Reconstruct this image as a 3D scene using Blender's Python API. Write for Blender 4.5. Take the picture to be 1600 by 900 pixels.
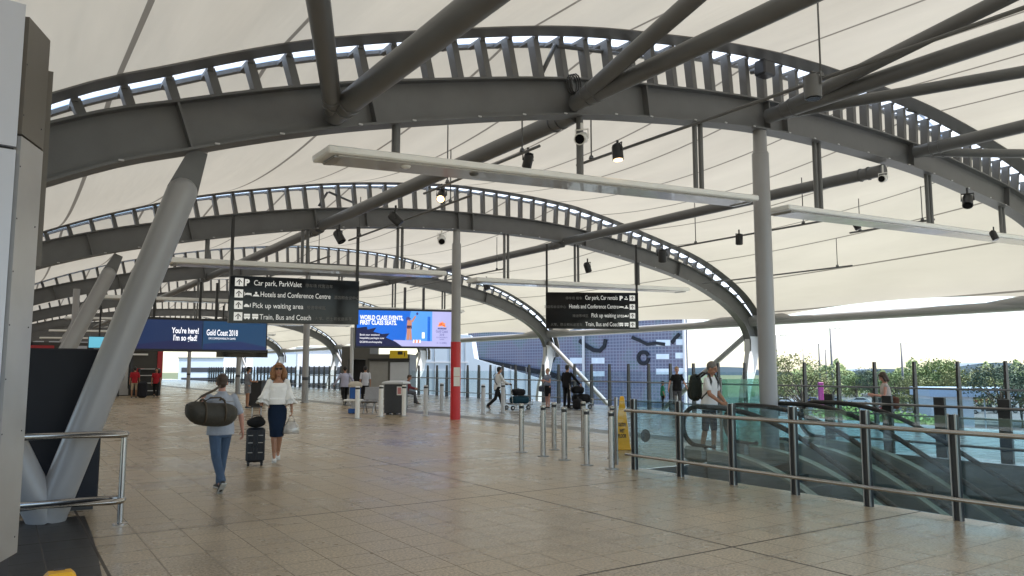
import bpy, bmesh, math, random
from mathutils import Vector, Matrix
R = math.radians
random.seed(7)
for o in list(bpy.data.objects): bpy.data.objects.remove(o, do_unlink=True)
S = bpy.context.scene
COL = S.collection
# ------------------------------------------------------------------ camera
FPX, EYE = 1200.0, 1.6
TH = math.atan(126 / 1200); YAW = math.atan(800 * math.cos(TH) / 1200)
cam = bpy.data.objects.new('camera', bpy.data.cameras.new('camera')); COL.objects.link(cam)
cam.location = (0, 0, EYE); cam.rotation_euler = (R(90) + TH, 0, -YAW)
cam.data.sensor_width = 36; cam.data.lens = 27; cam.data.clip_start = 0.05; cam.data.clip_end = 4000
S.camera = cam
# ------------------------------------------------------------------ light
SUN_EL, SUN_AZ = 56, 132          # azimuth measured from +Y towards +X
w = bpy.data.worlds.new('World'); S.world = w; w.use_nodes = True
nt = w.node_tree; nt.nodes.clear()
sky = nt.nodes.new('ShaderNodeTexSky'); sky.sky_type = 'NISHITA'; sky.sun_disc = False
sky.sun_elevation = R(SUN_EL); sky.sun_rotation = R(SUN_AZ)
sky.air_density = 1.0; sky.dust_density = 0.8; sky.ozone_density = 1.0
bg = nt.nodes.new('ShaderNodeBackground'); bg.inputs[1].default_value = 0.15
out = nt.nodes.new('ShaderNodeOutputWorld')
nt.links.new(sky.outputs[0], bg.inputs[0]); nt.links.new(bg.outputs[0], out.inputs[0])
sl = bpy.data.lights.new('sun', 'SUN'); sl.energy = 4.5; sl.angle = R(0.53); sl.color = (1, 0.96, 0.9)
so = bpy.data.objects.new('sun', sl); COL.objects.link(so)
_sd = Vector((math.sin(R(SUN_AZ)) * math.cos(R(SUN_EL)), math.cos(R(SUN_AZ)) * math.cos(R(SUN_EL)), math.sin(R(SUN_EL))))
so.rotation_euler = _sd.to_track_quat('Z', 'Y').to_euler(); so.location = (40, 40, 60)
S.view_settings.view_transform = 'Standard'; S.view_settings.look = 'None'
S.view_settings.exposure = 1.3; S.view_settings.gamma = 1
S.view_settings.use_curve_mapping = False
S.render.engine = 'CYCLES'
S.cycles.max_bounces = 10; S.cycles.transparent_max_bounces = 24
S.cycles.diffuse_bounces = 5
# ------------------------------------------------------------------ helpers
_f0 = Vector((math.sin(YAW), math.cos(YAW), 0)); _rt = Vector((math.cos(YAW), -math.sin(YAW), 0)); _z = Vector((0, 0, 1))
_fw = _f0 * math.cos(TH) + _z * math.sin(TH); _up = -_f0 * math.sin(TH) + _z * math.cos(TH)
EYEV = Vector((0, 0, EYE))
def ray(u, v): return _fw + _rt * ((u - 800) / FPX) + _up * ((450 - v) / FPX)
def aty(u, v, Y): d = ray(u, v); return EYEV + d * (Y / d.y)
def atx(u, v, X): d = ray(u, v); return EYEV + d * (X / d.x)
def atz(u, v, z=0.0): d = ray(u, v); return EYEV + d * ((z - EYE) / d.z)
def atd(u, v, dist):
    d = ray(u, v); return EYEV + d * (dist / (d.x * _f0.x + d.y * _f0.y))
def tag(o, label=None, cat=None, group=None, kind=None):
    if label: o['label'] = label
    if cat: o['category'] = cat
    if group: o['group'] = group
    if kind: o['kind'] = kind
    return o
def thing(name, label, cat, loc, rz=0.0, group=None):
    o = bpy.data.objects.new(name, None); COL.objects.link(o)
    o.location = loc; o.rotation_euler = (0, 0, rz); o.empty_display_size = 0.2
    return tag(o, label, cat, group)
def copy_tree(o, parent=None):
    c = o.copy(); COL.objects.link(c)
    if parent: c.parent = parent
    for ch in [x for x in bpy.data.objects if x.parent == o]: copy_tree(ch, c)
    return c
def frame_of(d):
    d = Vector(d).normalized()
    a = Vector((0, 0, 1)) if abs(d.z) < 0.95 else Vector((1, 0, 0))
    x = d.cross(a).normalized(); y = x.cross(d).normalized()
    return x, y, d
class MB:
    def __init__(s): s.v = []; s.f = []; s.uv = None
    def add(s, vs, fs):
        n = len(s.v); s.v += [Vector(p) for p in vs]; s.f += [tuple(i + n for i in f) for f in fs]; return s
    def box(s, c, size, rz=0.0, M=None):
        hx, hy, hz = [a / 2 for a in size]
        m = M or Matrix.Rotation(rz, 3, 'Z')
        P = [Vector(c) + m @ Vector((x * hx, y * hy, z * hz)) for z in (-1, 1) for y in (-1, 1) for x in (-1, 1)]
        return s.add(P, [(0, 2, 3, 1), (4, 5, 7, 6), (0, 1, 5, 4), (2, 6, 7, 3), (0, 4, 6, 2), (1, 3, 7, 5)])
    def bbox(s, c, size, bev=0.01, rz=0.0, M=None):
        m = M or Matrix.Rotation(rz, 3, 'Z'); hx, hy, hz = [a / 2 for a in size]; b = min(bev, hx * .9, hy * .9, hz * .9)
        vs = []; idx = {}
        for sx in (-1, 1):
            for sy in (-1, 1):
                for sz in (-1, 1):
                    for k, q in enumerate(((hx, hy - b, hz - b), (hx - b, hy, hz - b), (hx - b, hy - b, hz))):
                        idx[(sx, sy, sz, k)] = len(vs); vs.append(Vector(c) + m @ Vector((sx * q[0], sy * q[1], sz * q[2])))
        fs = []
        I = idx
        for g in (-1, 1):
            fs.append([I[(g, -1, -1, 0)], I[(g, 1, -1, 0)], I[(g, 1, 1, 0)], I[(g, -1, 1, 0)]])
            fs.append([I[(-1, g, -1, 1)], I[(1, g, -1, 1)], I[(1, g, 1, 1)], I[(-1, g, 1, 1)]])
            fs.append([I[(-1, -1, g, 2)], I[(1, -1, g, 2)], I[(1, 1, g, 2)], I[(-1, 1, g, 2)]])
            for h in (-1, 1):
                fs.append([I[(g, h, -1, 0)], I[(g, h, 1, 0)], I[(g, h, 1, 1)], I[(g, h, -1, 1)]])
                fs.append([I[(g, -1, h, 0)], I[(g, 1, h, 0)], I[(g, 1, h, 2)], I[(g, -1, h, 2)]])
                fs.append([I[(-1, g, h, 1)], I[(1, g, h, 1)], I[(1, g, h, 2)], I[(-1, g, h, 2)]])
                for q in (-1, 1): fs.append([I[(g, h, q, 0)], I[(g, h, q, 1)], I[(g, h, q, 2)]])
        return s.add(vs, fs)
    def tube(s, p, q, r, r2=None, n=12, caps=True):
        p, q = Vector(p), Vector(q); r2 = r if r2 is None else r2
        x, y, _ = frame_of(q - p)
        vs = []
        for c, rr in ((p, r), (q, r2)):
            for i in range(n):
                a = 2 * math.pi * i / n; vs.append(c + (x * math.cos(a) + y * math.sin(a)) * rr)
        fs = [(i, (i + 1) % n, n + (i + 1) % n, n + i) for i in range(n)]
        if caps: fs += [tuple(range(n))[::-1], tuple(range(n, 2 * n))]
        return s.add(vs, fs)
    def path(s, pts, r, n=8):
        pts = [Vector(p) for p in pts]; rs = r if isinstance(r, (list, tuple)) else [r] * len(pts)
        vs = []; px = None
        for k, p in enumerate(pts):
            d = (pts[min(k + 1, len(pts) - 1)] - pts[max(k - 1, 0)]).normalized()
            if px is None: x, y, _ = frame_of(d)
            else:
                x = (px - d * px.dot(d)).normalized(); y = d.cross(x)
            px = x
            for i in range(n):
                a = 2 * math.pi * i / n; vs.append(p + (x * math.cos(a) + y * math.sin(a)) * rs[k])
        m = len(pts)
        fs = [(k * n + i, k * n + (i + 1) % n, (k + 1) * n + (i + 1) % n, (k + 1) * n + i) for k in range(m - 1) for i in range(n)]
        fs += [tuple(range(n))[::-1], tuple(range((m - 1) * n, m * n))]
        return s.add(vs, fs)
    def ribbon(s, A, B, C, D):       # closed bar swept along four parallel polylines
        m = len(A); vs = []
        for k in range(m): vs += [A[k], B[k], C[k], D[k]]
        fs = [(4 * k + i, 4 * k + (i + 1) % 4, 4 * k + 4 + (i + 1) % 4, 4 * k + 4 + i) for k in range(m - 1) for i in range(4)]
        fs += [(3, 2, 1, 0), (4 * m - 4, 4 * m - 3, 4 * m - 2, 4 * m - 1)]
        return s.add(vs, fs)
    def lathe(s, prof, c=(0, 0, 0), n=16, sx=1, sy=1):
        vs = []; c = Vector(c)
        for r, z in prof:
            for i in range(n):
                a = 2 * math.pi * i / n; vs.append(c + Vector((math.cos(a) * r * sx, math.sin(a) * r * sy, z)))
        m = len(prof)
        fs = [(k * n + i, k * n + (i + 1) % n, (k + 1) * n + (i + 1) % n, (k + 1) * n + i) for k in range(m - 1) for i in range(n)]
        fs += [tuple(range(n))[::-1], tuple(range((m - 1) * n, m * n))]
        return s.add(vs, fs)
    def prism(s, pts, o, ax, ay, az):  # 2-D outline extruded: o + x*ax + y*ay, thickness vector az
        o, ax, ay, az = Vector(o), Vector(ax), Vector(ay), Vector(az); n = len(pts)
        vs = [o + ax * x + ay * y for x, y in pts] + [o + ax * x + ay * y + az for x, y in pts]
        fs = [tuple(range(n))[::-1], tuple(range(n, 2 * n))] + [(i, (i + 1) % n, n + (i + 1) % n, n + i) for i in range(n)]
        return s.add(vs, fs)
    def ell(s, c, r, n=12, m=8, M=None):
        c = Vector(c); vs = []; rx, ry, rz = r; M = M or Matrix.Identity(3)
        for j in range(m + 1):
            t = math.pi * j / m - math.pi / 2
            tt = max(-1.5, min(1.5, t))
            for i in range(n):
                a = 2 * math.pi * i / n
                vs.append(c + M @ Vector((rx * math.cos(tt) * math.cos(a), ry * math.cos(tt) * math.sin(a), rz * math.sin(t))))
        fs = [(j * n + i, j * n + (i + 1) % n, (j + 1) * n + (i + 1) % n, (j + 1) * n + i) for j in range(m) for i in range(n)]
        fs += [tuple(range(n))[::-1], tuple(range(m * n, m * n + n))]
        return s.add(vs, fs)
    def loft(s, rings, n=16):        # rings: (centre, rx, ry)
        vs = []
        for c, rx, ry in rings:
            for i in range(n):
                a = 2 * math.pi * i / n; vs.append(Vector(c) + Vector((rx * math.cos(a), ry * math.sin(a), 0)))
        m = len(rings)
        fs = [(k * n + i, k * n + (i + 1) % n, (k + 1) * n + (i + 1) % n, (k + 1) * n + i) for k in range(m - 1) for i in range(n)]
        fs += [tuple(range(n))[::-1], tuple(range((m - 1) * n, m * n))]
        return s.add(vs, fs)
    def cap(s, p, q, r, r2=None, n=10):   # capsule
        p, q = Vector(p), Vector(q); r2 = r if r2 is None else r2
        s.tube(p, q, r, r2, n); s.ell(p, (r, r, r), n, 6); s.ell(q, (r2, r2, r2), n, 6); return s
    def quad(s, a, b, c, d): return s.add([a, b, c, d], [(0, 1, 2, 3)])
    def build(s, name, mat, parent=None, local=False, smooth=False, auto=None, fix=True):
        off = Vector((0, 0, 0))
        if not local:
            p = parent
            while p: off += p.location; p = p.parent
            if parent is None:
                xs = [v.x for v in s.v]; ys = [v.y for v in s.v]; zs = [v.z for v in s.v]
                off = Vector(((min(xs) + max(xs)) / 2, (min(ys) + max(ys)) / 2, min(zs)))
        me = bpy.data.meshes.new(name); me.from_pydata([v - off for v in s.v], [], s.f)
        if fix:
            bm = bmesh.new(); bm.from_mesh(me); bmesh.ops.recalc_face_normals(bm, faces=bm.faces); bm.to_mesh(me); bm.free()
        if smooth:
            for p in me.polygons: p.use_smooth = True
            if auto:
                try: me.set_sharp_from_angle(angle=R(auto))
                except Exception: pass
        o = bpy.data.objects.new(name, me); COL.objects.link(o)
        if mat: me.materials.append(mat)
        if parent: o.parent = parent
        elif not local: o.location = off
        return o
# ------------------------------------------------------------------ materials
def mat(name, col, rough=0.5, metal=0.0, var=0.12, scale=4.0, bump=0.0, bscale=40.0, spec=0.5, emit=None, estr=0.0, coat=0.0, detail=4.0, rv=0.08):
    m = bpy.data.materials.new(name); m.use_nodes = True; n = m.node_tree.nodes; l = m.node_tree.links
    b = n['Principled BSDF']
    tc = n.new('ShaderNodeTexCoord')
    no = n.new('ShaderNodeTexNoise'); no.inputs['Scale'].default_value = scale; no.inputs['Detail'].default_value = detail
    l.new(tc.outputs['Object'], no.inputs['Vector'])
    mx = n.new('ShaderNodeMix'); mx.data_type = 'RGBA'
    mx.inputs[6].default_value = (*[c * (1 - var) for c in col], 1); mx.inputs[7].default_value = (*[min(1, c * (1 + var)) for c in col], 1)
    l.new(no.outputs['Fac'], mx.inputs[0]); l.new(mx.outputs[2], b.inputs['Base Color'])
    b.inputs['Metallic'].default_value = metal; b.inputs['Specular IOR Level'].default_value = spec
    mr = n.new('ShaderNodeMapRange'); mr.inputs[3].default_value = max(0.02, rough - rv); mr.inputs[4].default_value = min(1, rough + rv)
    l.new(no.outputs['Fac'], mr.inputs[0]); l.new(mr.outputs[0], b.inputs['Roughness'])
    if bump:
        n2 = n.new('ShaderNodeTexNoise'); n2.inputs['Scale'].default_value = bscale; n2.inputs['Detail'].default_value = 3
        l.new(tc.outputs['Object'], n2.inputs['Vector'])
        bp = n.new('ShaderNodeBump'); bp.inputs['Strength'].default_value = bump; bp.inputs['Distance'].default_value = 0.02
        l.new(n2.outputs['Fac'], bp.inputs['Height']); l.new(bp.outputs[0], b.inputs['Normal'])
    if coat: b.inputs['Coat Weight'].default_value = coat
    if emit:
        b.inputs['Emission Color'].default_value = (*emit, 1); b.inputs['Emission Strength'].default_value = estr
    return m
def glass_mat(name, tint, refl=0.08, rough=0.02, body=0.0):
    m = bpy.data.materials.new(name); m.use_nodes = True; n = m.node_tree.nodes; l = m.node_tree.links; n.clear()
    o = n.new('ShaderNodeOutputMaterial'); t = n.new('ShaderNodeBsdfTransparent'); t.inputs[0].default_value = (*tint, 1)
    g = n.new('ShaderNodeBsdfGlossy'); g.inputs['Roughness'].default_value = rough
    fr = n.new('ShaderNodeLayerWeight'); fr.inputs['Blend'].default_value = 0.5
    mr = n.new('ShaderNodeMapRange'); mr.inputs[3].default_value = refl * 0.5; mr.inputs[4].default_value = refl * 4
    mix = n.new('ShaderNodeMixShader')
    l.new(fr.outputs['Facing'], mr.inputs[0]); l.new(mr.outputs[0], mix.inputs[0])
    last = t
    if body:
        d = n.new('ShaderNodeBsdfDiffuse'); d.inputs[0].default_value = (tint[0] * .7, tint[1] * .8, tint[2] * .8, 1)
        m0 = n.new('ShaderNodeMixShader'); m0.inputs[0].default_value = body
        no = n.new('ShaderNodeTexNoise'); no.inputs['Scale'].default_value = 1.2
        l.new(t.outputs[0], m0.inputs[1]); l.new(d.outputs[0], m0.inputs[2]); last = m0
    l.new(last.outputs[0], mix.inputs[1]); l.new(g.outputs[0], mix.inputs[2]); l.new(mix.outputs[0], o.inputs[0])
    return m
def emit_mat(name, col, s=1.0):
    m = bpy.data.materials.new(name); m.use_nodes = True; n = m.node_tree.nodes; l = m.node_tree.links
    b = n['Principled BSDF']; b.inputs['Base Color'].default_value = (0.02, 0.02, 0.02, 1); b.inputs['Roughness'].default_value = 0.35
    b.inputs['Emission Strength'].default_value = s
    no = n.new('ShaderNodeTexNoise'); no.inputs['Scale'].default_value = 0.8
    mx = n.new('ShaderNodeMix'); mx.data_type = 'RGBA'
    mx.inputs[6].default_value = (*[c * .85 for c in col], 1); mx.inputs[7].default_value = (*[c * 1.15 for c in col], 1)
    l.new(no.outputs['Fac'], mx.inputs[0]); l.new(mx.outputs[2], b.inputs['Emission Color'])
    return m
def floor_mat(name, c1, c2, rough=0.26, tiles=True, tile=0.4):
    m = bpy.data.materials.new(name); m.use_nodes = True; n = m.node_tree.nodes; l = m.node_tree.links
    b = n['Principled BSDF']; geo = n.new('ShaderNodeNewGeometry'); b.inputs['Specular IOR Level'].default_value = 0.34
    sp = n.new('ShaderNodeTexNoise'); sp.inputs['Scale'].default_value = 42; sp.inputs['Detail'].default_value = 5; sp.inputs['Roughness'].default_value = 0.7
    l.new(geo.outputs['Position'], sp.inputs['Vector'])
    r1 = n.new('ShaderNodeValToRGB'); r1.color_ramp.elements[0].position = 0.36; r1.color_ramp.elements[1].position = 0.64
    r1.color_ramp.elements[0].color = (*c1, 1); r1.color_ramp.elements[1].color = (*c2, 1)
    l.new(sp.outputs['Fac'], r1.inputs[0])
    # worn / cleaned patches
    bn = n.new('ShaderNodeTexNoise'); bn.inputs['Scale'].default_value = 0.55; bn.inputs['Detail'].default_value = 5; bn.inputs['Roughness'].default_value = .6
    l.new(geo.outputs['Position'], bn.inputs['Vector'])
    mrb = n.new('ShaderNodeMapRange'); mrb.inputs[1].default_value = .3; mrb.inputs[2].default_value = .7; mrb.inputs[3].default_value = 0.82; mrb.inputs[4].default_value = 1.14
    l.new(bn.outputs['Fac'], mrb.inputs[0])
    mul = n.new('ShaderNodeVectorMath'); mul.operation = 'SCALE'
    l.new(r1.outputs[0], mul.inputs[0]); l.new(mrb.outputs[0], mul.inputs['Scale'])
    last = mul.outputs[0]; rl = None
    sx = n.new('ShaderNodeSeparateXYZ'); l.new(geo.outputs['Position'], sx.inputs[0])
    def math_(op, a, bb):
        q = n.new('ShaderNodeMath'); q.operation = op
        for i, x in enumerate((a, bb)):
            if x is None: continue
            if isinstance(x, (int, float)): q.inputs[i].default_value = x
            else: l.new(x, q.inputs[i])
        return q.outputs[0]
    def joint(sock, period, off, wd):
        a = math_('ADD', sock, -off); q = math_('DIVIDE', a, period); fr = math_('FRACT', q, None)
        d = math_('MINIMUM', fr, math_('SUBTRACT', 1.0, fr)); d = math_('MULTIPLY', d, period)
        return math_('LESS_THAN', d, wd)
    if tiles:
        # each tile its own slight tone
        fx = math_('FLOOR', math_('DIVIDE', math_('ADD', sx.outputs[0], -5.6), tile), None); fy = math_('FLOOR', math_('DIVIDE', math_('ADD', sx.outputs[1], -4.85), tile), None)
        cv = n.new('ShaderNodeCombineXYZ'); l.new(fx, cv.inputs[0]); l.new(fy, cv.inputs[1])
        wn = n.new('ShaderNodeTexWhiteNoise'); wn.noise_dimensions = '2D'; l.new(cv.outputs[0], wn.inputs['Vector'])
        tv = n.new('ShaderNodeMapRange'); tv.inputs[3].default_value = 0.94; tv.inputs[4].default_value = 1.06; l.new(wn.outputs['Value'], tv.inputs[0])
        m2 = n.new('ShaderNodeVectorMath'); m2.operation = 'SCALE'; l.new(last, m2.inputs[0]); l.new(tv.outputs[0], m2.inputs['Scale'])
        fine = math_('MAXIMUM', joint(sx.outputs[0], tile, 5.6, 0.005), joint(sx.outputs[1], tile, 4.85, 0.005))
        big = math_('MAXIMUM', joint(sx.outputs[0], 4.8, 5.6, 0.014), joint(sx.outputs[1], 3.6, 4.85, 0.014))
        k = n.new('ShaderNodeMix'); k.data_type = 'RGBA'; k.inputs[7].default_value = (0.10, 0.085, 0.07, 1)
        l.new(math_('MULTIPLY', fine, 0.6), k.inputs[0]); l.new(m2.outputs[0], k.inputs[6])
        k2 = n.new('ShaderNodeMix'); k2.data_type = 'RGBA'; k2.inputs[7].default_value = (0.05, 0.042, 0.035, 1)
        l.new(math_('MULTIPLY', big, 0.85), k2.inputs[0]); l.new(k.outputs[2], k2.inputs[6]); last = k2.outputs[2]
        rj = math_('MULTIPLY', math_('MAXIMUM', fine, big), 0.4)
        rl = math_('ADD', rj, math_('MULTIPLY', math_('ADD', wn.outputs['Value'], -.5), 0.06))
    vo = n.new('ShaderNodeTexVoronoi'); vo.inputs['Scale'].default_value = 1.3; l.new(geo.outputs['Position'], vo.inputs['Vector'])     # trodden gum and small stains
    gs = n.new('ShaderNodeMix'); gs.data_type = 'RGBA'; gs.inputs[7].default_value = (.07, .06, .05, 1)
    l.new(math_('MULTIPLY', math_('LESS_THAN', vo.outputs['Distance'], .028), .55), gs.inputs[0]); l.new(last, gs.inputs[6]); last = gs.outputs[2]
    l.new(last, b.inputs['Base Color'])
    rr = n.new('ShaderNodeMapRange'); rr.inputs[1].default_value = .3; rr.inputs[2].default_value = .7; rr.inputs[3].default_value = rough - .06; rr.inputs[4].default_value = rough + .1
    l.new(bn.outputs['Fac'], rr.inputs[0])
    l.new(math_('ADD', rr.outputs[0], rl) if rl else rr.outputs[0], b.inputs['Roughness'])
    bu = n.new('ShaderNodeTexNoise'); bu.inputs['Scale'].default_value = 3.0; bu.inputs['Detail'].default_value = 3; l.new(geo.outputs['Position'], bu.inputs['Vector'])
    bp = n.new('ShaderNodeBump'); bp.inputs['Strength'].default_value = 0.06; bp.inputs['Distance'].default_value = 0.008
    l.new(bu.outputs['Fac'], bp.inputs['Height']); l.new(bp.outputs[0], b.inputs['Normal'])
    return m
def membrane_mat():
    m = bpy.data.materials.new('membrane_fabric'); m.use_nodes = True; n = m.node_tree.nodes; l = m.node_tree.links; n.clear()
    o = n.new('ShaderNodeOutputMaterial'); uv = n.new('ShaderNodeUVMap'); uv.uv_map = 'uv'
    sx = n.new('ShaderNodeSeparateXYZ'); l.new(uv.outputs[0], sx.inputs[0])
    def mm(op, a, b=None):
        q = n.new('ShaderNodeMath'); q.operation = op
        for i, x in enumerate((a, b)):
            if x is None: continue
            if isinstance(x, (int, float)): q.inputs[i].default_value = x
            else: l.new(x, q.inputs[i])
        return q.outputs[0]
    fr = mm('FRACT', mm('DIVIDE', mm('ADD', sx.outputs[0], 0.0), 1.95)); d = mm('MULTIPLY', mm('MINIMUM', fr, mm('SUBTRACT', 1.0, fr)), 1.95)
    seam = mm('LESS_THAN', d, 0.034)
    no = n.new('ShaderNodeTexNoise'); no.inputs['Scale'].default_value = 0.45; no.inputs['Detail'].default_value = 8
    geo = n.new('ShaderNodeNewGeometry'); mpc = n.new('ShaderNodeMapping'); mpc.inputs['Scale'].default_value = (2.2, .5, 1.5); l.new(geo.outputs['Position'], mpc.inputs[0]); l.new(mpc.outputs[0], no.inputs['Vector'])
    def col(a, s):
        c0 = n.new('ShaderNodeMix'); c0.data_type = 'RGBA'; c0.inputs[6].default_value = (*[x * .82 for x in a], 1); c0.inputs[7].default_value = (*[min(1, x * 1.08) for x in a], 1)
        l.new(no.outputs['Fac'], c0.inputs[0])
        c = n.new('ShaderNodeMix'); c.data_type = 'RGBA'; c.inputs[7].default_value = (*s, 1); l.new(c0.outputs[2], c.inputs[6]); l.new(seam, c.inputs[0]); return c.outputs[2]
    df = n.new('ShaderNodeBsdfDiffuse'); tr = n.new('ShaderNodeBsdfTranslucent')
    l.new(col((0.74, 0.71, 0.64), (0.34, 0.32, 0.28)), df.inputs[0]); l.new(col((0.75, 0.69, 0.565), (0.20, 0.18, 0.15)), tr.inputs[0])
    wr_ = n.new('ShaderNodeTexNoise'); wr_.inputs['Scale'].default_value = 1.0; wr_.inputs['Detail'].default_value = 3
    mpw = n.new('ShaderNodeMapping'); mpw.inputs['Scale'].default_value = (1.6, .22, 1.0); l.new(geo.outputs['Position'], mpw.inputs[0]); l.new(mpw.outputs[0], wr_.inputs['Vector'])
    bw = n.new('ShaderNodeBump'); bw.inputs['Strength'].default_value = .35; bw.inputs['Distance'].default_value = .12; l.new(wr_.outputs['Fac'], bw.inputs['Height'])
    l.new(bw.outputs[0], df.inputs['Normal']); l.new(bw.outputs[0], tr.inputs['Normal'])
    mx = n.new('ShaderNodeMixShader'); mx.inputs[0].default_value = TRANS
    l.new(df.outputs[0], mx.inputs[1]); l.new(tr.outputs[0], mx.inputs[2]); l.new(mx.outputs[0], o.inputs[0])
    return m
TRANS = 0.20
M = dict(
    beam=mat('grey_arch_paint', (0.130, 0.133, 0.137), 0.5, var=.26, scale=2.2, bump=.08, detail=8.0),
    tube=mat('grey_tube_paint', (0.126, 0.129, 0.132), 0.42, var=.22, scale=2.0, detail=8.0),
    column=mat('grey_column_paint', (0.33, 0.33, 0.34), 0.32, var=.1, scale=1.5),
    fin=mat('grey_fin_paint', (0.15, 0.15, 0.15), 0.5),
    white=mat('white_paint', (0.86, 0.86, 0.84), 0.4, var=.05),
    pale=mat('pale_grey_paint', (0.55, 0.56, 0.58), 0.4, var=.06),
    steel=mat('brushed_stainless', (0.46, 0.44, 0.42), 0.25, metal=1.0, var=.05, scale=1.5, rv=.02),
    steel_d=mat('dull_stainless', (0.36, 0.36, 0.36), 0.36, metal=1.0, var=.06, scale=1.5, rv=.03),
    black=mat('black_paint', (0.02, 0.02, 0.022), 0.4, var=.2),
    rubber=mat('black_rubber', (0.018, 0.018, 0.018), 0.6),
    dark=mat('charcoal_panel', (0.035, 0.037, 0.045), 0.35, var=.15),
    navy=mat('dark_navy_panel', (0.010, 0.012, 0.019), 0.45, var=.15, spec=.25),
    red=mat('red_paint', (0.58, 0.022, 0.03), 0.35, var=.06),
    yellow=mat('yellow_plastic', (0.85, 0.44, 0.02), 0.4, var=.08),
    signblack=mat('glossy_black_acrylic', (0.008, 0.008, 0.009), 0.08, var=.2, bump=.02, bscale=3, spec=.22),
    signwhite=mat('white_sign_vinyl', (0.82, 0.82, 0.80), 0.5, var=.03),
    signlit=mat('lit_sign_lettering', (0.8, 0.8, 0.8), 0.5, var=.03, emit=(.9, .92, .9), estr=.14),
    signgrey=mat('grey_sign_vinyl', (0.18, 0.18, 0.18), 0.5, var=.03),
    lamp=emit_mat('warm_lamp', (1.0, 0.62, 0.28), 3.0),
    glass=glass_mat('tinted_rail_glass', (0.83, 0.92, 0.94), 0.07, body=0.012),
    glass2=glass_mat('clear_rail_glass', (0.90, 0.955, 0.96), 0.04, body=0.0),
)
def remesh(o, vox, smooth=2, keep=None):
    md = o.modifiers.new('r', 'REMESH'); md.mode = 'VOXEL'; md.voxel_size = vox; md.use_smooth_shade = True
    if smooth:
        sm = o.modifiers.new('s', 'SMOOTH'); sm.iterations = smooth; sm.factor = .5
    dg = bpy.context.evaluated_depsgraph_get(); dg.update()
    me = bpy.data.meshes.new_from_object(o.evaluated_get(dg))
    o.modifiers.clear(); old = o.data; mt = old.materials[0] if old.materials else None
    o.data = me; bpy.data.meshes.remove(old)
    me.materials.clear()
    if mt: me.materials.append(mt)
    for p in me.polygons: p.use_smooth = True
    return o
def text(s, size, m, parent, o, ax, az, align='LEFT', name='lettering', bold=0.0, wid=None):
    c = bpy.data.curves.new('t', 'FONT'); c.body = s; c.size = size; c.align_x = align; c.resolution_u = 3; c.offset = bold
    ob = bpy.data.objects.new('t', c); COL.objects.link(ob)
    dg = bpy.context.evaluated_depsgraph_get(); dg.update()
    me = bpy.data.meshes.new_from_object(ob.evaluated_get(dg)); bpy.data.objects.remove(ob)
    if not me or not me.vertices: return None
    ax, az, o = Vector(ax).normalized(), Vector(az).normalized(), Vector(o)
    k = 1.0
    if wid:
        xs = [v.co.x for v in me.vertices]; k = wid / (max(xs) - min(xs))
    b = MB(); b.add([o + ax * (v.co.x * k) + az * v.co.y for v in me.vertices], [tuple(p.vertices) for p in me.polygons])
    r = b.build(name, m, parent, fix=False); bpy.data.meshes.remove(me); return r
# ------------------------------------------------------------------ ground and floors
def struct(name, b, m): return tag(b.build(name, m), kind='structure')
GZ = -6.0
grass = mat('ground_grass', (0.09, 0.11, 0.05), 0.9, var=.4, scale=.05)
struct('ground', MB().quad((-1500, -1500, GZ), (1500, -1500, GZ), (1500, 1500, GZ), (-1500, 1500, GZ)), grass)
asph = mat('asphalt', (0.11, 0.11, 0.115), 0.85, var=.25, scale=.3)
struct('car_park_asphalt', MB().quad((60, -140, GZ + .02), (330, -140, GZ + .02), (330, 140, GZ + .02), (60, 140, GZ + .02)), asph)
conc = mat('pale_concrete', (0.42, 0.42, 0.40), 0.8, var=.15, scale=.4)
struct('forecourt_paving', MB().quad((30, -80, GZ + .016), (58, -80, GZ + .016), (58, 200, GZ + .016), (30, 200, GZ + .016)), conc)
fm = floor_mat('terrazzo_tile', (0.21, 0.165, 0.111), (0.56, 0.455, 0.32), 0.27)
fm2 = floor_mat('grey_terrazzo', (0.28, 0.275, 0.265), (0.40, 0.39, 0.375), 0.24)
fm3 = floor_mat('dark_tactile_strip', (0.07, 0.068, 0.064), (0.13, 0.125, 0.115), 0.4, tiles=False)
fm4 = floor_mat('dark_entry_stone', (0.022, 0.022, 0.022), (0.05, 0.047, 0.044), 0.4, tiles=True)
PX0, PX1, PY0, PY1 = 8.75, 14.2, -13.0, 9.3          # escalator well
SX0, SX1 = 12.55, 13.35                               # dark strip
EDGE = 22.0
b = MB()
def fl(b, x0, x1, y0, y1, z=0.0): b.quad((x0, y0, z), (x1, y0, z), (x1, y1, z), (x0, y1, z))
fl(b, -6, PX0, -16, PY1); fl(b, -6, SX0, PY1, 130)
fb = b.build('floor', fm); tag(fb, kind='structure')
b = MB(); fl(b, PX1, EDGE, -16, PY1); fl(b, SX1, EDGE, PY1, 130)
tag(b.build('terrace_floor', fm2), kind='structure')
b = MB(); fl(b, SX0, SX1, PY1, 130); tag(b.build('floor_strip', fm3), kind='structure')
slab = MB(); slab.box((EDGE + .15, 57, -.4), (.3, 146, .8)); struct('slab_edge', slab, conc)
well = mat('escalator_well_lining', (0.10, 0.105, 0.105), 0.6, var=.2, scale=1)
b = MB()
b.quad((PX0, PY0, -.004), (PX0, PY1, -.004), (PX0, PY1, GZ + .03), (PX0, PY0, GZ + .03))
b.quad((PX1, PY0, -.004), (PX1, PY1, -.004), (PX1, PY1, GZ + .03), (PX1, PY0, GZ + .03))
b.quad((PX0, PY1, -.004), (PX1, PY1, -.004), (PX1, PY1, GZ + .03), (PX0, PY1, GZ + .03))
b.quad((PX0, PY0, -.004), (PX1, PY0, -.004), (PX1, PY0, GZ + .03), (PX0, PY0, GZ + .03))
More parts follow.
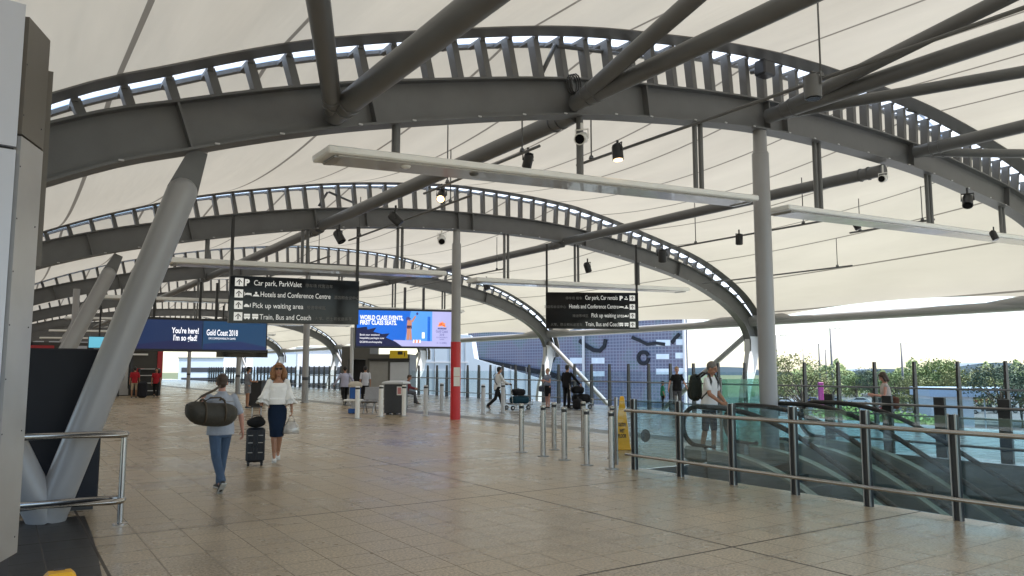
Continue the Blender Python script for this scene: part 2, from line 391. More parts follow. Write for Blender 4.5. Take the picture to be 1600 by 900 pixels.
b.quad((PX0, PY0, GZ + .03), (PX1, PY0, GZ + .03), (PX1, PY1, GZ + .03), (PX0, PY1, GZ + .03))
struct('escalator_well', b, well)
# dark curved stone apron by the left pylon
b = MB(); pts = [(-2.0, 2.0), (0.45, 2.0), (0.62, 4.5)] + [tuple(atz(u, v)[:2]) for u, v in ((166, 935), (159, 900), (153, 868), (145, 838), (132, 806))] + [(-2.0, 9.9)]
b.add([(x, y, .004) for x, y in pts], [tuple(range(len(pts)))]); struct('dark_apron_floor', b, fm4)
# ------------------------------------------------------------------ roof arches
def catmull(P, n):
    P = [Vector((x, z)) for x, z in P]; P = [P[0] * 2 - P[1]] + P + [P[-1] * 2 - P[-2]]; o = []
    seg = len(P) - 3
    for s in range(seg):
        p0, p1, p2, p3 = P[s:s + 4]
        for k in range(24):
            t = k / 24; o.append(0.5 * ((2 * p1) + (-p0 + p2) * t + (2 * p0 - 5 * p1 + 4 * p2 - p3) * t * t + (-p0 + 3 * p1 - 3 * p2 + p3) * t ** 3))
    o.append(P[-2])
    L = [0]
    for i in range(1, len(o)): L.append(L[-1] + (o[i] - o[i - 1]).length)
    res = []; j = 0
    for k in range(n):
        d = L[-1] * k / (n - 1)
        while j < len(L) - 2 and L[j + 1] < d: j += 1
        t = (d - L[j]) / max(1e-9, L[j + 1] - L[j]); res.append(o[j].lerp(o[j + 1], t))
    return res
NA = 121
def interp(T, x):
    if x <= T[0][0]: return T[0][1]
    for (a, b), (c, d) in zip(T, T[1:]):
        if x <= c: return b + (d - b) * (x - a) / (c - a)
    return T[-1][1]
CL1 = [(-3.2, 2.0), (.27, 3.88), (1.73, 4.46), (3.3, 4.97), (4.9, 5.38), (7.03, 5.86), (8.95, 6.17), (12.4, 6.53), (16.9, 6.55), (20, 6.33), (23, 5.92), (25.2, 5.0), (26.4, 3.6), (26.45, 2.4)]
CL2 = [(-3.2, 2.6), (.74, 4.34), (4.05, 5.27), (7.92, 6.0), (12.1, 6.36), (16.7, 6.33), (21.8, 5.55), (24.5, 4.66), (25.9, 3.75), (26.4, 2.95), (26.42, 2.3)]
G1 = [(.3, .15), (3, .42), (5, .55), (7, .66), (10, .76), (13.5, .82), (17, .8), (20, .72), (23, .55), (25, .3), (26.4, .05)]
G2 = [(.7, .16), (4, .5), (8, .66), (12, .78), (16.5, .66), (20, .45), (23, .32), (25.5, .15), (26.4, .05)]
def arch_curves(k):
    c = catmull(CL1 if k <= 1 else CL2, NA); G = G1 if k <= 1 else G2
    nr = []
    for i in range(NA):
        d = (c[min(i + 1, NA - 1)] - c[max(i - 1, 0)]).normalized(); nr.append(Vector((-d.y, d.x)))
    top = [c[i] + nr[i] * .3 for i in range(NA)]; bot = [c[i] - nr[i] * .3 for i in range(NA)]
    chord = [c[i] + nr[i] * (.3 + interp(G, c[i].x)) for i in range(NA)]
    return c, nr, top, bot, chord
ARY = [-3.0, 9.5, 21.5, 36.0, 52.0, 70.0, 87.0, 104.0]
ORD = ['', 'nearest', 'second', 'third', 'fourth', 'fifth', 'sixth', 'farthest']
ARC = [arch_curves(k) for k in range(len(ARY))]
def bar(pl, Y, hw, th, nrm):
    A = [Vector((p.x, Y - hw, p.y)) for p in pl]; B = [Vector((p.x, Y + hw, p.y)) for p in pl]
    C = [Vector((p.x + n.x * th, Y + hw, p.y + n.y * th)) for p, n in zip(pl, nrm)]; D = [Vector((p.x + n.x * th, Y - hw, p.y + n.y * th)) for p, n in zip(pl, nrm)]
    return MB().ribbon(A, B, C, D)
SLIT = 0.36
sundiff = bpy.data.materials.new('opal_sun_diffuser'); sundiff.use_nodes = True; _n = sundiff.node_tree.nodes; _l = sundiff.node_tree.links; _n.clear()
_o = _n.new('ShaderNodeOutputMaterial'); _t = _n.new('ShaderNodeBsdfTranslucent'); _t.inputs[0].default_value = (.80, .84, .88, 1); _d = _n.new('ShaderNodeBsdfDiffuse'); _d.inputs[0].default_value = (.8, .8, .8, 1)
_no = _n.new('ShaderNodeTexNoise'); _no.inputs['Scale'].default_value = 2; _mr = _n.new('ShaderNodeMapRange'); _mr.inputs[3].default_value = .75; _mr.inputs[4].default_value = .9; _m = _n.new('ShaderNodeMixShader')
_l.new(_no.outputs['Fac'], _mr.inputs[0]); _l.new(_mr.outputs[0], _m.inputs[0]); _l.new(_d.outputs[0], _m.inputs[1]); _l.new(_t.outputs[0], _m.inputs[2]); _l.new(_m.outputs[0], _o.inputs[0])
for k, Y in enumerate(ARY):
    c, nr, top, bot, ch = ARC[k]
    lab = ((ORD[k] + ' grey steel roof arch down the concourse, with a ladder of fins on top' if k else 'grey steel roof arch behind the spot where the photo was taken'))
    t = thing('roof_arch', lab, 'roof arch', (26.4, Y, 2.4), group='roof arches over the concourse')
    ip = [Vector((p.x + n.x * .03, p.y + n.y * .03)) for p, n in zip(bot, nr)]
    op = [Vector((p.x - n.x * .03, p.y - n.y * .03)) for p, n in zip(top, nr)]
    w_ = MB().ribbon([Vector((p.x, Y - .02, p.y)) for p in ip], [Vector((p.x, Y + .02, p.y)) for p in ip], [Vector((p.x, Y + .02, p.y)) for p in op], [Vector((p.x, Y - .02, p.y)) for p in op])
    w_.build('web', M['beam'], t)
    bar([p - n * 0 for p, n in zip(bot, nr)], Y, .17, .03, nr).build('bottom_flange', M['beam'], t)
    bar(op, Y, .17, .03, nr).build('top_flange', M['beam'], t)
    bar(ch, Y - .32, .20, .035, nr).build('upper_chord', M['fin'], t)
    bar(ch, Y + SLIT, .06, .05, nr).build('rear_chord', M['fin'], t)
    if k < 9:  # translucent cover added over the open slit to blur the direct sun
        sk = [p + n * .06 for p, n in zip(ch, nr)]
        MB().ribbon([Vector((p.x, Y - .13, p.y)) for p in sk], [Vector((p.x, Y + SLIT - .05, p.y)) for p in sk], [Vector((p.x, Y + SLIT - .05, p.y + .012)) for p in sk], [Vector((p.x, Y - .13, p.y + .012)) for p in sk]).build('sun_diffuser_strip', sundiff, t)
    xs = [i for i in range(2, NA - 6)]
    step = 2 if k < 4 else 3
    # stiffener plates on the near side of the web
    for xst in (1.75, 3.35, 3.9, 7.45, 8.9, 12.2, 12.7, 17.3, 22):
        i = min(range(NA), key=lambda q: abs(c[q].x - xst)); p, n = c[i], nr[i]
        d = Vector((n.y, -n.x)) * .012
        A = p - n * .268; B = p + n * .268
        q = MB()
        for y0, y1 in ((Y - .15, Y - .021),) if k < 4 else ():
            q.add([(A.x - d.x, y0, A.y - d.y), (A.x + d.x, y0, A.y + d.y), (A.x + d.x, y1, A.y + d.y), (A.x - d.x, y1, A.y - d.y),
                   (B.x - d.x, y0, B.y - d.y), (B.x + d.x, y0, B.y + d.y), (B.x + d.x, y1, B.y + d.y), (B.x - d.x, y1, B.y - d.y)],
                  [(0, 1, 2, 3), (4, 5, 6, 7), (0, 1, 5, 4), (1, 2, 6, 5), (2, 3, 7, 6), (3, 0, 4, 7)])
        if k < 4: q.build('stiffener', M['beam'], t)
    # fins between the beam and the upper chords
    Ltot = sum((c[i + 1] - c[i]).length for i in range(NA - 1)); nf = int(Ltot / .49)
    for j in range(4, nf - 1):
        fi = j / nf * (NA - 1); i = int(fi); fr = fi - i
        tp = top[i].lerp(top[min(i + 1, NA - 1)], fr); cp = ch[i].lerp(ch[min(i + 1, NA - 1)], fr); n = nr[i]
        if (cp - tp).length < .1 or tp.x < -1.5: continue
        d = Vector((n.y, -n.x)) * (.05 if k < 2 else .045)
        A = tp + n * .002; B = cp - n * .002
        y0, y1 = Y - .085, Y + .085
        y2, y3 = Y - .17, Y + SLIT - .063
        MB().add([(A.x - d.x, y0, A.y - d.y), (A.x + d.x, y0, A.y + d.y), (A.x + d.x, y1, A.y + d.y), (A.x - d.x, y1, A.y - d.y),
                  (B.x - d.x, y0, B.y - d.y), (B.x + d.x, y0, B.y + d.y), (B.x + d.x, y1, B.y + d.y), (B.x - d.x, y1, B.y - d.y)],
                 [(0, 3, 2, 1), (4, 5, 6, 7), (0, 1, 5, 4), (1, 2, 6, 5), (2, 3, 7, 6), (3, 0, 4, 7)]).box((B.x + n.x * .02, (Y - .12 + Y + SLIT - .06) / 2 , B.y + n.y * .02 - .03), (.07, SLIT + .06, .05)).build('fin', M['fin'], t)
    if k in (1, 2):          # small pale clips on the bottom flange, node plates where tubes land
        for xc in [1.0 + .9 * q for q in range(26)]:
            i = min(range(NA), key=lambda q: abs(bot[q].x - xc)); p = bot[i]
            MB().bbox((p.x, Y - .182, p.y + .014), (.06, .02, .022), .005).build('flange_clip', M['pale'], t)
    # foot: curved pale leg and diagonal strut below the edge beam
    L = [(26.42, 2.95, .30), (26.40, 2.3, .30), (26.2, 1.5, .27), (25.9, .7, .22), (25.75, 0, .19), (25.75, -2, .19), (25.75, GZ, .19)]
    A = [Vector((x - h, Y - .12, z)) for x, z, h in L]; B = [Vector((x - h, Y + .12, z)) for x, z, h in L]
    C = [Vector((x + h, Y + .12, z)) for x, z, h in L]; D = [Vector((x + h, Y - .12, z)) for x, z, h in L]
    MB().ribbon(A, B, C, D).build('foot_leg', M['pale'], t, smooth=True, auto=40)
    sgn = -1 if k % 2 else 1
    if k == 1: sgn = -1
    MB().tube((26.4, Y + sgn * .13, 3.1), (26.4, Y + sgn * 6.2, -.9), .12, n=12).build('strut', M['column'], t, smooth=True, auto=40)
# ------------------------------------------------------------------ membrane bays
mem = membrane_mat()
def arclen(P):
    L = [0]
    for i in range(1, len(P)): L.append(L[-1] + (P[i] - P[i - 1]).length)
    return L
def bay(k0, k1, y0, y1, label):
    P, Q = ARC[k0][4], ARC[k1][4]; LP = arclen(P)
    NU, NV = 90, 28; vs = []; uvs = []
    for j in range(NV + 1):
        v = j / NV; q4 = 4 * v * (1 - v)
        smax = 1 - .035 - .012 * q4
        for i in range(NU + 1):
            s = smax * i / NU; fi = s * (NA - 1); a = min(int(fi), NA - 2); fr = fi - a
            p = P[a].lerp(P[a + 1], fr).lerp(Q[a].lerp(Q[a + 1], fr), v)
            e = math.sin(math.pi * min(1, s / smax))
            z = p.y + .025 - ((.55 if k1 > 1 else .12) * q4) * (.35 + .65 * e) * (1 if s / smax < .8 else max(0, 1 - (s / smax - .8) * 5))
            vs.append(Vector((p.x, y0 + (y1 - y0) * v, z))); uvs.append((LP[a] + (LP[a + 1] - LP[a]) * fr + .95, v * abs(y1 - y0)))
    b = MB(); fs = [(j * (NU + 1) + i, j * (NU + 1) + i + 1, (j + 1) * (NU + 1) + i + 1, (j + 1) * (NU + 1) + i) for j in range(NV) for i in range(NU)]
    b.add(vs, fs); o = b.build('roof_membrane', mem, smooth=True)
    me = o.data; ul = me.uv_layers.new(name='uv')
    for lp in me.loops: ul.data[lp.index].uv = uvs[lp.vertex_index]
    tag(o, label, 'fabric roof', 'cream fabric roof bays')
    # bolt-rope along the free edge
    return o
for k in range(len(ARY) - 1):
    bay(k, k + 1, ARY[k] + SLIT, ARY[k + 1] - .40, 'cream fabric roof bay with thin seams, ' + ('in front of the nearest arch' if k == 0 else 'between the %s and %s arches' % (ORD[k], ORD[k + 1])))
bay(7, 7, ARY[7] + .42, ARY[7] + 14, 'cream tensioned fabric roof bay past the farthest arch')
# ------------------------------------------------------------------ long tubes of the roof
eb = MB(); eb.tube((26.42, -14, 3.55), (26.42, 112, 3.55), .17, n=16)
t = thing('edge_beam', 'long grey steel tube linking the arch feet along the open right side', 'beam', (26.42, 50, 3.4))
eb.build('tube', M['column'], t, smooth=True, auto=40)
for Y in ARY:
    MB().path([(26.42, Y - 2.6, 3.6), (26.42, Y - 1.6, 3.66), (26.42, Y - .4, 3.66), (26.42, Y + .4, 3.66), (26.42, Y + 1.6, 3.66), (26.42, Y + 2.6, 3.6)], [.13, .2, .2, .2, .2, .13], 12).build('sleeve', M['column'], t, smooth=True)
def purlin(p, q, r, label, name='roof_tube'):
    p, q = Vector(p), Vector(q); d_ = (q - p).normalized(); b = MB().tube(p, q, r, n=16)
    for s_ in (.35, .55): b.tube(p + d_ * s_, p + d_ * (s_ + .03), r * 1.12, n=16)
    o = b.build(name, M['tube'], smooth=True, auto=40)
    return tag(o, label, 'roof tube', 'round steel tubes between the arches')
def node(u, v, Y): return aty(u, v, Y)
N1 = node(522, 178, 9.3); N2 = node(898, 162, 9.3); N3 = node(1200, 182, 9.3); N4 = node(1430, 238, 9.3)
for N, r, lab in ((N1, .15, 'thick roof tube meeting the nearest arch left of its crown, right one of a V'), (N2, .13, 'level grey roof tube from the crown of the nearest arch, lower of its pair'), (N3, .14, 'thick grey roof tube fanning right from above the tall front column, middle of three'), (N4, .14, 'grey roof tube low at the right edge, from the nearest arch')):
    purlin(N, (N.x, -2.8, N.z + .05), r, lab)
def through(N, u, v, dz):
    lo, hi = 1.0, 9.2
    for _ in range(40):
        md = (lo + hi) / 2
        if aty(u, v, md).z < N.z + dz: lo = md
        else: hi = md
    return aty(u, v, lo)
def diag(N, u, v, dz, r, lab, ext=1.6):
    q = through(N, u, v, dz); e = N + (q - N) * ext; purlin(N + (e - N) * .004, e, r, lab)
diag(N1, 497, 0, .1, .115, 'steep roof tube meeting the nearest arch left of its crown, left one of a V', 2.2)
diag(N2, 1082, 0, .25, .115, 'grey roof tube rising from the crown of the nearest arch, upper of its pair', 2.2)
diag(N3, 1565, 0, .35, .115, 'grey roof tube fanning right from above the tall front column, topmost of three', 1.5)
diag(N3, 1600, 112, -.1, .1, 'grey roof tube fanning right from above the tall front column, lowest of three', 1.8)
diag(N4, 1600, 240, -.2, .1, 'thin grey roof tube at the right edge just under the arch fins', 1.6)
A2 = node(858, 192, 9.7); A4 = node(1400, 256, 9.7)
B2 = node(505, 352, 21.3); B4 = node(886, 377, 21.3)
for (a, r, lab) in ((B2, .15, 'left'), (B4, .14, 'right')):
    purlin((a.x, 9.55, a.z), (a.x, 21.4, a.z), r, 'straight grey roof tube from the nearest arch to the second arch, %s of the two' % lab)
    for k in range(2, 7):
        dz = -.05
        purlin((a.x, ARY[k] + .05, a.z + dz), (a.x, ARY[k + 1] - .05, a.z + dz), r, 'straight grey roof tube from the %s arch to the %s arch, %s of the two' % (ORD[k], ORD[k + 1], lab))
# ------------------------------------------------------------------ columns
for k, Y in enumerate(ARY):
    if k == 0: continue
    X = {4: 13.0, 5: 13.4, 6: 13.9, 7: 14.2}.get(k, 12.1); zt = min(ARC[k][3], key=lambda p: abs(p.x - X)).y
    red = k == 2
    t = thing('roof_column', 'round grey steel column holding the %s arch at mid span' % ORD[k] if not red else 'round grey column with a bright red lower part, under the second arch', 'column', (X, Y, 0), group=None if red else 'round columns down the middle of the concourse')
    r = .165 if k == 1 else .15
    z0 = 2.45 if red else 0
    MB().tube((X, Y, z0), (X, Y, zt - .45), r, r * .97, 24).build('shaft', M['column'], t, smooth=True, auto=40)
    MB().lathe([(r * .97, zt - .45), (r * .8, zt - .4), (r * .78, zt - .001)], (X, Y, 0), 24).build('neck', M['column'], t, smooth=True, auto=40)
    if red:
        MB().tube((X, Y, 0), (X, Y, 2.45), r + .012, n=24).build('red_sleeve', M['red'], t, smooth=True, auto=40)
        pd = Vector((X, Y, 0)); dr = (EYEV - pd); dr.z = 0; dr.normalize(); sd = Vector((-dr.y, dr.x, 0))
        for q, (zz, hh) in enumerate(((1.5, .28), (1.2, .3))):
            pp = pd + dr * (r + .02) + sd * .04
            MB().box((pp.x, pp.y, zz), (.2, .02, hh), math.atan2(sd.y, sd.x)).build('notice', M['signwhite'], t)
    else:
        MB().tube((X, Y, 1.05), (X, Y, 1.2), r + .004, n=24).build('dark_band', M['dark'], t, smooth=True, auto=40) if k > 2 else None
        MB().lathe([(r + .05, 0), (r + .05, .03), (r + .003, .035)], (X, Y, 0), 24).build('base_ring', M['steel_d'], t, smooth=True, auto=40)
    # raking V legs on the left
    xo = .045 * max(0, Y - 21.5); F = Vector((.5 + xo, Y + .1, 0))
    if k == 1: T1 = aty(300, 262, Y); T1b = Vector((-.95, Y, 3.1))
    else: T1 = Vector((2.25 + xo, Y, 4.25 + xo * .3)); T1b = Vector((-.9 + xo, Y, 3.4 + xo * .35))
    t = thing('raking_column', 'V of two thick grey tubes carrying the left side of the %s arch' % ORD[k], 'column', F, group='V shaped column pairs on the left')
    for T in (T1, T1b):
        d = (T - F).normalized()
        top = T - d * .32
        leg = MB().tube(F + d * .02, top, .17, n=24); lo = leg.build('leg', M['column'], t, smooth=True, auto=40)
        x, y, _ = frame_of(d); y = Vector((0, 1, 0)); x = d.cross(y).normalized()
        e = T + d * .22
        MB().add([top - x * .17 - y * .03, top + x * .17 - y * .03, top + x * .17 + y * .03, top - x * .17 + y * .03, e - x * .1 - y * .03, e + x * .1 - y * .03, e + x * .1 + y * .03, e - x * .1 + y * .03],
                 [(0, 1, 2, 3), (4, 5, 6, 7), (0, 1, 5, 4), (1, 2, 6, 5), (2, 3, 7, 6), (3, 0, 4, 7)]).build('gusset_plate', M['beam'], lo)
        MB().ell(top, (.17, .17, .17), 20, 10).build('end_cap', M['column'], lo, smooth=True)
# small brackets between the fins of the two nearest arches, loudspeaker, cable coil
for k, segs in ((1, (((868, 70), 9.45, (846, 116), 9.55), ((872, 72), 9.40, (1012, 90), 9.75), ((1418, 172), 9.40, (1530, 196), 9.75))), (2, (((512, 300), 21.4, (498, 322), 21.6), ((514, 300), 21.4, (555, 318), 21.8)))):
    ar = [o for o in bpy.data.objects if o.type == 'EMPTY' and o.name.startswith('roof_arch') and abs(o.location.y - ARY[k]) < .01][0]
    for (a_, ya, b2, yb) in segs: MB().tube(aty(*a_, ya), aty(*b2, yb), .035, n=8).build('brace', M['tube'], ar, smooth=True)
q_ = aty(1195, 108, 9.2); t = thing('loudspeaker', 'dark box loudspeaker fixed high on the fins above the tall front column', 'loudspeaker', q_)
MB().bbox(q_, (.34, .26, .30), .03).build('cabinet', M['dark'], t); MB().tube(q_ + Vector((0, .1, 0)), q_ + Vector((0, .32, .05)), .05, n=8).build('bracket', M['tube'], t)
q_ = aty(893, 132, 9.18); b = MB()
for i in range(3): b.path([q_ + Vector((.10 * math.sin(R(a)) + .02 * i, -.03 * i, .16 * math.cos(R(a)))) for a in range(0, 361, 30)], .012, 6)
tag(b.build('cable_coil', M['black'], smooth=True), 'small coil of black cable hanging at the crown of the nearest arch', 'cable')
# ------------------------------------------------------------------ suspended light bars
bar_under = mat('light_bar_underside', (0.50, 0.49, 0.47), 0.22, var=.06, coat=.3)
def light_bar(P, Q, k, side, rods, W=.62, H=.10):
    P, Q = Vector(P), Vector(Q); Y = ARY[k]
    t = thing('light_bar', 'long white light bar hung flat under the %s arch, %s' % (ORD[k], side), 'light bar', P, group='light bars under the arches')
    ax = (Q - P).normalized(); ay = Vector((0, 1, 0)); az = ax.cross(ay).normalized()
    if az.z < 0: az = -az
    Mx = Matrix((ax, ay, az)).transposed()
    MB().bbox((P + Q) / 2 + az * H / 2, ((Q - P).length, W, H), .02, M=Mx).build('housing', M['white'], t)
    MB().bbox((P + Q) / 2 - az * .012, ((Q - P).length - .3, W - .12, .024), .008, M=Mx).build('under_panel', bar_under, t)
    for f in ((.14, .27) if k == 1 and P.x < 8 else ()):
        q = P.lerp(Q, f) - ay * .12; MB().lathe([(.03, -.06), (.06, -.045), (.07, -.025), (.075, -.0)], q, 14).build('sensor', M['white'] if f < .2 else M['tube'], t, smooth=True)
    for f in (.02, .98):
        MB().bbox(P.lerp(Q, f) - az * .02, (.12, W - .2, .04), .01, M=Mx).build('end_clip', M['steel_d'], t)
    for s, dbl in rods:
        q = P.lerp(Q, s); zt = min(ARC[k][3], key=lambda p: abs(p.x - q.x)).y
        for dx in ((-.075, .075) if dbl else (0,)):
            b = MB().tube((q.x + dx, Y - .02, q.z + H * .9), (q.x + dx, Y - .02, zt + .01), .045 if dbl else .06, n=10)
            b.build('hanger', M['tube'], t, smooth=True, auto=40)
light_bar(aty(500, 246, 9.45), aty(1166, 318, 9.45), 1, 'left of the tall front column', [(.13, False), (.52, False), (.85, True)])
light_bar(aty(1212, 331, 9.45), aty(1640, 384, 9.45), 1, 'right of the tall front column', [(.12, True), (.48, True), (.78, True)])
light_bar(aty(262, 412, 21.45), aty(690, 432, 21.45), 2, 'left of the red based column', [(.12, False), (.45, True), (.82, True)], W=.7, H=.14)
light_bar(aty(737, 441, 21.45), aty(1068, 456, 21.45), 2, 'right of the red based column', [(.14, True), (.45, True), (.75, True)], W=.7, H=.14)
for k in range(3, 7):
    for (x0, x1, s) in ((3.0, 11.4, 'left of its column'), (12.6, 20.6, 'right of its column')):
        light_bar((x0, ARY[k], 4.5), (x1, ARY[k], 4.6), k, s, [(.14, True), (.5, True), (.86, True)], W=.7, H=.14)
# ------------------------------------------------------------------ spotlight tracks, spots, cameras
def track(x, y0, y1, z, label, hang):
    t = thing('spotlight_track', label, 'light track', (x, (y0 + y1) / 2, z), group='spotlight tracks under the roof')
    MB().tube((x, y0, z), (x, y1, z), .026, n=8).build('rail', M['tube'], t, smooth=True, auto=40)
    for yy, zt in hang:
        MB().tube((x, yy, z), (x, yy, zt), .013, n=6).build('hanger_rod', M['tube'], t, smooth=True)
        MB().lathe([(.05, z + .026), (.03, z + .08)], (x, yy, 0), 8).build('clamp', M['tube'], t)
track(8.35, 2.6, 10.5, 5.2, 'thin spotlight track crossing under the nearest arch right of its crown', [(5.6, 6.6), (10.1, 6.55)])
track(7.1, 9.9, 14.0, 5.2, 'thin spotlight track just behind the crown of the nearest arch', [(10.4, 6.5), (13, 6.4)])
track(8.0, 13.6, 20.4, 5.2, 'thin spotlight track in front of the crown of the second arch', [(14.5, 6.4), (19.6, 6.3)])
track(16.6, 11.2, 16.6, 5.2, 'thin spotlight track passing behind the tall front column', [(11.8, 6.4), (15.4, 6.4)])
track(19.2, 9.9, 12.2, 5.3, 'short spotlight track at the far right beyond the nearest arch', [(10.2, 6.2), (11.9, 6.2)])
track(14.6, 22.5, 30.0, 5.1, 'thin spotlight track between the second and third arches, right of the column', [(23, 6.3), (29.5, 6.2)])
track(8.4, 23.0, 33.0, 5.1, 'thin spotlight track between the second and third arches, left of the column', [(24, 6.3), (32, 6.1)])
track(21.3, 13.5, 19.5, 4.7, 'thin low spotlight track near the right foot of the second arch', [(14, 5.6), (19, 5.3)])
def spot(p, s, label, aim=(0, .3, -1), lit=False, col='black', name='spotlight', top=None):
    p = Vector(p); s *= .86; d = Vector(aim).normalized()
    t = thing(name, label, 'camera' if name != 'spotlight' else 'spotlight', p, group='spotlights under the roof' if name == 'spotlight' else 'security cameras on the arches')
    a, b_ = p - d * s * .55, p + d * s * .55
    MB().path([a - d * s * .1, a, a + d * s * .15, b_ - d * .02, b_], [s * .2, s * .34, s * .4, s * .4, s * .41], 14).build('housing', M[col], t, smooth=True, auto=50)
    x, y, _ = frame_of(d)
    MB().path([p + x * s * .45, p + x * s * .45 - Vector((0, 0, -s * .6)), p - x * s * .45 + Vector((0, 0, s * .6)), p - x * s * .45], s * .06, 6).build('yoke', M[col], t)
    MB().tube(b_ + d * .002, b_ + d * .012, s * .33, n=14).build('lens', M['lamp'] if lit else M['signblack'], t)
    MB().tube(p + Vector((0, 0, s * .6)), p + Vector((0, 0, top or s * 1.1)), s * .09, n=6).build('stem', M[col], t)
SP = 5.12
def onz(u, v, z): return atz(u, v, z)
spot(onz(965, 238, 5.05), .26, 'lit black spotlight pointing down on the track right of the nearest crown', lit=True, aim=(0, -.1, -1), top=.2)
spot(onz(825, 251, 5.08), .24, 'black spotlight behind the nearest arch, over the left white light bar', aim=(.1, .5, -.8))
spot(onz(690, 306, 5.05), .26, 'lit black spotlight on the track in front of the second arch', lit=True, aim=(-.5, -.6, -.7))
spot(onz(1270, 136, 5.05), .30, 'large grey floodlight hanging under the fins at upper right', col='tube', aim=(0, 0, -1), top=.2)
spot(onz(1338, 352, 5.05), .22, 'black spotlight just below the right white light bar, nearer its middle', aim=(.2, -.3, -.8))
spot(onz(1512, 314, 5.15), .30, 'black spotlight tilted on the short track at the far right', aim=(-.5, -.2, -.7))
spot(onz(1553, 368, 4.7), .22, 'black spotlight below the right white light bar near the picture edge', aim=(0, -.3, -.8))
spot(onz(1155, 374, 5.05), .28, 'black spotlight on the track left of the tall front column', aim=(.2, .2, -.9))
spot(onz(530, 370, 5.05), .34, 'black spotlight under the second arch above the long left sign', aim=(.3, -.4, -.8))
spot(onz(618, 342, 5.1), .34, 'black spotlight against the web of the second arch', aim=(.5, -.3, -.6))
spot(onz(1035, 400, 4.75), .34, 'black spotlight below the second arch near its right end', aim=(.2, .2, -.8))
spot(onz(760, 446, 4.6), .34, 'black spotlight right of the red based column under the light bar', aim=(.2, -.2, -.8))
spot(onz(918, 418, 4.95), .32, 'black spotlight above the right hanging sign', aim=(.4, .1, -.8))
spot(aty(909, 216, 9.3), .27, 'white security camera under the crown of the nearest arch', aim=(-.7, -.5, -.35), col='white', name='security_camera', top=.25)
spot(aty(1380, 279, 9.3), .24, 'white security camera under the nearest arch right of the tall column', aim=(-.8, -.2, -.2), col='white', name='security_camera', top=.3)
spot(aty(690, 374, 21.2), .34, 'white security camera under the second arch beside the column', aim=(-.4, -.8, -.6), col='white', name='security_camera', top=.3)
# ------------------------------------------------------------------ hanging direction signs
def arrow_tile(b, bk, x, y, s, put):      # white square tile with black up arrow
    put(b, [(x, y), (x + s, y), (x + s, y + s), (x, y + s)], 1)
    q = s
    put(bk, [(x + .44 * q, y + .15 * q), (x + .56 * q, y + .15 * q), (x + .56 * q, y + .62 * q), (x + .44 * q, y + .62 * q)], 2)
    put(bk, [(x + .5 * q, y + .85 * q), (x + .18 * q, y + .52 * q), (x + .18 * q, y + .40 * q), (x + .5 * q, y + .70 * q), (x + .82 * q, y + .40 * q), (x + .82 * q, y + .52 * q)], 2)
def icon(b, kind, x, y, s, put):
    if kind == 'bed':
        put(b, [(x, y + .15 * s), (x + .08 * s, y + .15 * s), (x + .08 * s, y + .3 * s), (x + .92 * s, y + .3 * s), (x + .92 * s, y + .15 * s), (x + s, y + .15 * s), (x + s, y + .55 * s), (x + .4 * s, y + .6 * s), (x + .08 * s, y + .45 * s), (x + .08 * s, y + .7 * s), (x, y + .7 * s)], 1)
    elif kind == 'conf':
        put(b, [(x, y + .12 * s), (x + s, y + .12 * s), (x + .78 * s, y + .4 * s), (x + .22 * s, y + .4 * s)], 1)
        put(b, [(x + .5 * s + .17 * s * math.cos(a * .524), y + .62 * s + .17 * s * math.sin(a * .524)) for a in range(12)], 1)
    elif kind == 'car':
        put(b, [(x, y + .2 * s), (x + .75 * s, y + .2 * s), (x + .75 * s, y + .42 * s), (x + .6 * s, y + .45 * s), (x + .48 * s, y + .62 * s), (x + .2 * s, y + .62 * s), (x + .1 * s, y + .45 * s), (x, y + .42 * s)], 1)
        put(b, [(x + .85 * s, y + .2 * s), (x + .95 * s, y + .2 * s), (x + .95 * s, y + .7 * s), (x + .85 * s, y + .7 * s)], 1)
    elif kind == 'bus':
        put(b, [(x + .05 * s, y + .2 * s), (x + .9 * s, y + .2 * s), (x + .9 * s, y + .5 * s), (x + .05 * s, y + .5 * s)], 1)
        put(b, [(x + .05 * s, y + .56 * s), (x + .9 * s, y + .56 * s), (x + .9 * s, y + .85 * s), (x + .05 * s, y + .85 * s)], 1)
        for k in (.15, .62): put(b, [(x + k * s, y + .08 * s), (x + (k + .18) * s, y + .08 * s), (x + (k + .18) * s, y + .2 * s), (x + k * s, y + .2 * s)], 1)
    elif kind == 'key':
        put(b, [(x + .1 * s, y + .12 * s), (x + .85 * s, y + .12 * s), (x + .85 * s, y + .36 * s), (x + .1 * s, y + .36 * s)], 1)
        put(b, [(x + .5 * s + .15 * s * math.cos(a * .524), y + .68 * s + .15 * s * math.sin(a * .524)) for a in range(12)], 1)
